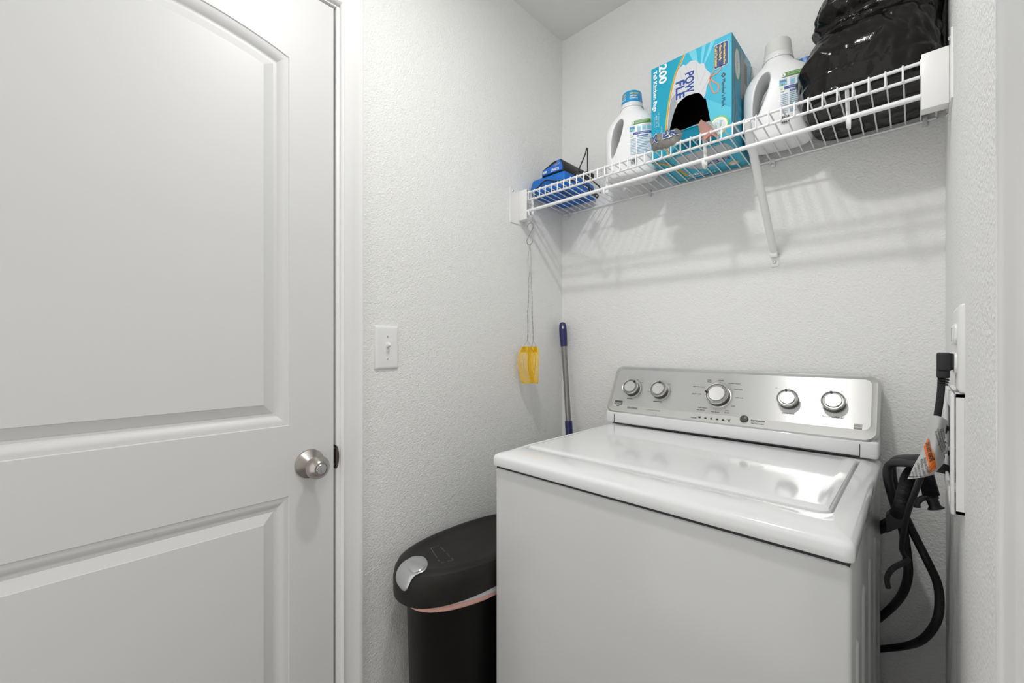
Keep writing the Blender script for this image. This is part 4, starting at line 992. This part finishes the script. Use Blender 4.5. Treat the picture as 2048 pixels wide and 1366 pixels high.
# plug and cord
pc = thing('power_cord', 'black washer power cord with an angled plug and a white warning tag', 'power cord', (R-.0085, .845, 1.21))
bm = B(); py_ = .845; a_ = onY(1873, 705, py_); b_3 = onY(1913, 705, py_); c_4 = onY(1905, 742, py_)
zt5, zb5, xl, xr = a_.z, c_4.z, a_.x, R-.0087
box(bm, xl, xr-.002, py_-.014, py_+.014, zb5, zt5, .0025, 3); box(bm, xr-.004, xr, py_-.012, py_+.012, zb5+.002, zt5-.001, .001)
box(bm, xl-.0002, xl+.013, py_-.010, py_+.010, zb5-.010, zb5+.004, .002)
for i in range(3): box(bm, xl+.001+.0005*i, xl+.0125-.0005*i, py_-.0075, py_+.0075, zb5-.0135-.0035*i, zb5-.0112-.0035*i, .0008, 1)
build('plug', bm, BLACKP, pc, 35)
def pth(lst): return [onY(x, y, Y) for x, y, Y in lst]
cordpts = pth([(1883, 756, .845), (1881, 790, .848), (1875, 830, .86), (1866, 880, .875), (1848, 935, .90), (1830, 985, .95), (1817, 1020, 1.00), (1808, 1060, 1.04), (1803, 1095, 1.07), (1809, 1112, 1.08), (1816, 1118, 1.08), (1810, 1124, 1.07), (1790, 1134, 1.05), (1778, 1146, 1.03), (1774, 1160, 1.02), (1777, 1176, 1.02)])
bm = B(); tube(bm, smooth_path(cordpts, 6), .0042, 10, sq=(.8, 1.15)); build('cord', bm, RUBBER, pc)
# tag: a sheet folded around the cord
TL = [((1862, 831), (1880, 833), (1895, 842)), ((1857, 852), (1876, 858), (1891, 862)), ((1851, 880), (1871, 890), (1889, 886)), ((1842, 905), (1866, 915), (1889, 905)), ((1828, 930), (1858, 941), (1887, 928)), ((1815, 958), (1844, 955), (1866, 950))]
TY = [(.858, .846, .858), (.864, .846, .862), (.872, .848, .868), (.880, .852, .874), (.890, .858, .884), (.902, .868, .892)]
TLp = [[onY(p[0], p[1], y) for p, y in zip(r, ry)] for r, ry in zip(TL, TY)]
def tagpt(u, v):                              # u across 0..1, v down 0..1
    v = max(0, min(1, v)); u = max(0, min(1, u)); s_ = v*5; i = min(4, int(s_)); k = s_-i
    r_ = [lerp3(TLp[i][m_], TLp[i+1][m_], k) for m_ in range(3)]
    return (1-u)**2*r_[0]+2*u*(1-u)*(2*r_[1]-.5*r_[0]-.5*r_[2])+u*u*r_[2]
bm = B(); rows5 = [[tagpt(j/14, i/24) for j in range(15)] for i in range(25)]
tagm = sheet('warning_tag', rows5, mat('tag_white', (.90, .90, .89), .4), pc, .0006, label='white folded warning tag with an orange band')
bm.free()
def tagf(u, v, h):
    p = tagpt(u, v); du = tagpt(min(1, u+.02), v)-tagpt(max(0, u-.02), v); dv = tagpt(u, min(1, v+.02))-tagpt(u, max(0, v-.02)); n = du.cross(dv).normalized()
    if n.dot(p-O) > 0: n = -n
    return p+n*(.0008+h)
art = Art(tagf); INK = (40, 40, 42)
def tline(p, q, wd, c, l=1, n=8): art.line([(p[0]+(q[0]-p[0])*i/n, p[1]+(q[1]-p[1])*i/n) for i in range(n+1)], wd, c, l)
for a, b in (((.10, .42), (.42, .60)), ): tline(a, b, .17, (232, 118, 28), 1)
tline((.42, .56), (.66, .84), .17, (232, 118, 28), 1)
def ttext(t, u, v, ang, size, c, width, l=2, bold=0, k=1.9):
    """letters laid along the tag; k evens out the tag's longer side"""
    cu = bpy.data.curves.new('t', 'FONT'); cu.body = t; cu.size = size; cu.offset = bold*size; cu.resolution_u = 2
    o_ = bpy.data.objects.new('t', cu); me = o_.to_mesh(); xs_ = [q.co.x for q in me.vertices]; sc2 = width/(max(xs_)-min(xs_)); ca, sa = math.cos(ang), math.sin(ang)
    V = [art.bm.verts.new(tagf(u+(q.co.x*sc2*ca-q.co.y*sa)*k, v+(q.co.x*sc2*sa+q.co.y*ca), l*.00022)) for q in me.vertices]
    # letters read top side towards the upper right of the tag
    m_ = art.mi(c)
    for p in me.polygons:
        try: art.bm.faces.new([V[i] for i in p.vertices]).material_index = m_
        except ValueError: pass
    o_.to_mesh_clear(); bpy.data.objects.remove(o_); bpy.data.curves.remove(cu)
def ttext2(t, u, v, ang, size, c, width, l=2, bold=0, k=1.9):
    # as above with the baseline below the letters when the tag hangs down
    cu = bpy.data.curves.new('t', 'FONT'); cu.body = t; cu.size = size; cu.offset = bold*size; cu.resolution_u = 2
    o_ = bpy.data.objects.new('t', cu); me = o_.to_mesh(); xs_ = [q.co.x for q in me.vertices]; sc2 = width/(max(xs_)-min(xs_)); ca, sa = math.cos(ang), math.sin(ang)
    V = [art.bm.verts.new(tagf(u+(q.co.x*sc2*ca+q.co.y*sa)*k, v+(q.co.x*sc2*sa-q.co.y*ca), l*.00022)) for q in me.vertices]; m_ = art.mi(c)
    for p in me.polygons:
        try: art.bm.faces.new([V[i] for i in p.vertices]).material_index = m_
        except ValueError: pass
    o_.to_mesh_clear(); bpy.data.objects.remove(o_); bpy.data.curves.remove(cu)
an = math.radians(52); _t2 = ttext2
def ttext2(t, u, v, a, s_, c, w_, bold=0): _t2(t, u, v, a, s_*1.2, c, w_, bold=bold+.012)
for t, u, v, w_, s_, bo in (('DO NOT REMOVE', .11, .43, .30, .085, .03), ('Removing the plug', .40, .24, .38, .045, 0), ('violates your local codes', .46, .20, .42, .045, 0), ('Failure to follow these', .58, .20, .40, .045, 0), ('can result in death', .70, .18, .36, .045, 0),
                           ('Riesgo de Choque', .20, .64, .26, .050, 0), ('Electrico: conectar en', .12, .68, .32, .050, 0), ('contacto de 3 terminales', .08, .75, .30, .050, 0), ('terminal de conexion', .06, .82, .22, .050, 0), ('a tierra. No use', .05, .89, .14, .045, 0)):
    ttext2(t, u, v, an, s_, INK, w_, bold=bo)
tline((.04, .965), (.96, .965), .012, INK, 1); tline((.04, .90), (.04, .965), .018, INK, 1)
art.done('tag_print', tagm)
# recessed hose box
hbx = thing('hose_outlet_box', 'white plastic washer hose box set in the right wall below the outlet', 'hose box', (R, .905, 1.09))
bm = B(); y0, y1, z0, z1 = .800, 1.010, 1.010, 1.168
for (a, b, c, d) in ((y0, y0+.028, z0, z1), (y1-.028, y1, z0, z1), (y0+.0275, y1-.0275, z0, z0+.022), (y0+.0275, y1-.0275, z1-.022, z1)): box(bm, R-.0128, R-.0092, a, b, c, d, .0012, 2)
for (a, b, c, d) in ((y0+.001, y0+.005, z0+.001, z1-.001), (y1-.005, y1-.001, z0+.001, z1-.001), (y0+.001, y1-.001, z0+.001, z0+.005), (y0+.001, y1-.001, z1-.005, z1-.001)): box(bm, R-.0080, R-.0003, a, b, c, d)
build('box_frame', bm, PLASTW, hbx)
bm = B(); box(bm, R-.0015, R-.0004, y0+.02, y1-.02, z0+.015, z1-.015, 0); build('box_recess', bm, mat('box_grey', (.45, .45, .46), .5), hbx)
for y, z, c in ((.975, 1.098, BLACKP), (.955, 1.070, STEEL)):
    bm = B(); lathe(bm, [(.004, 0), (.004, .008), (.0085, .009), (.0095, .013), (.0095, .019), (.008, .021), (0, .021)], frame((R-.002, y, z), (-1, 0, 0)), 16); build('valve', bm, c, hbx)
# hoses
def hose(name, label, lst, r, corr=0, n=12):
    P = smooth_path(pth(lst), 10)
    bm = B(); rr_ = (lambda i, t: r*(1+corr*(1 if i % 2 else -1))) if corr else r
    if corr:
        Q = [];
        for i in range(len(P)-1):
            for k in range(3): Q.append(P[i].lerp(P[i+1], k/3))
        P = Q+[P[-1]]
    tube(bm, P, rr_, n); return bm
t_ = thing('fill_hose', 'black rubber fill hose arching sideways from the hose box behind the washer', 'hose', (-.05, 1.25, .9), )
bm = hose('', '', [(1890, 938, .965), (1880, 936, .98), (1850, 930, 1.04), (1815, 926, 1.10), (1788, 926, 1.14), (1777, 934, 1.15), (1775, 952, 1.15), (1781, 980, 1.15), (1793, 1020, 1.16), (1806, 1060, 1.17), (1814, 1110, 1.19), (1816, 1150, 1.20), (1806, 1185, 1.24), (1786, 1212, 1.32), (1752, 1242, 1.348)], .0078); build('hose_tube', bm, RUBBER, t_)
t_ = thing('fill_hose', 'black rubber fill hose hanging in a long loop beside the washer', 'hose', (-.05, 1.25, .6))
bm = hose('', '', [(1887, 905, .985), (1868, 915, 1.02), (1830, 917, 1.08), (1797, 918, 1.16), (1784, 930, 1.18), (1786, 960, 1.18), (1796, 1000, 1.18), (1816, 1045, 1.18), (1836, 1085, 1.19), (1856, 1125, 1.19), (1874, 1165, 1.20), (1879, 1205, 1.20), (1872, 1245, 1.20), (1846, 1278, 1.24), (1810, 1292, 1.32), (1752, 1299, 1.349)], .0074); build('hose_tube', bm, RUBBER, t_)
t_ = thing('drain_hose', 'thick black corrugated drain hose with a flanged hook end beside the washer', 'hose', (-.04, 1.2, .8))
bm = hose('', '', [(1755, 1058, 1.345), (1780, 1046, 1.30), (1790, 1035, 1.20), (1801, 1015, 1.13), (1809, 985, 1.12), (1818, 955, 1.12), (1832, 940, 1.12), (1848, 945, 1.12), (1856, 968, 1.12), (1862, 990, 1.12)], .0120, .05); build('hose_tube', bm, RUBBER, t_)
bm = B(); q = pth([(1853, 955, 1.12), (1858, 985, 1.12), (1866, 1004, 1.12), (1872, 1017, 1.12)]); tube(bm, smooth_path(q, 5), lambda i, t: .0088 if t < .85 else .0088+.004*(t-.85)/.15, 14)
tube(bm, [onY(1860, 993, 1.12), onY(1861.5, 997, 1.12)], .0120, 14); q = pth([(1858, 992, 1.115), (1842, 998, 1.115), (1834, 1006, 1.115), (1835, 1015, 1.115)]); tube(bm, smooth_path(q, 5), .0042, 8, sq=(1.2, .8))
build('hose_hook', bm, BLACKP, t_)
bm = B(); p = [onY(a, b, 1.17) for a, b in ((1772, 1028), (1800, 1005), (1812, 1045), (1798, 1052), (1774, 1062))]; loops(bm, [[v+Vector((0, -.014, 0)) for v in p], [v+Vector((0, .014, 0)) for v in p]]); build('hose_clamp', bm, BLACKP, t_)
# loose clear film below the hose box
bm = B(); rows6 = []
for i in range(25):
    t = i/24; z = 1.006-.50*t; wd = .13*(1-.35*t)
    rows6.append([Vector((R-.0035-.0050*math.sin(math.pi*j/12)*(1-.5*t)-.0015*noise.noise(Vector((j*.4, t*6, 0))), .975-wd*j/12, z)) for j in range(13)])
o = sheet('plastic_film', rows6, mat('clear_film', (.55, .55, .56), .18, alpha=.22, bump=[(25, .5, 3, .004, U1)]), None, .0004); tag(o, 'strip of clear plastic film hanging on the right wall below the hose box', 'plastic film')
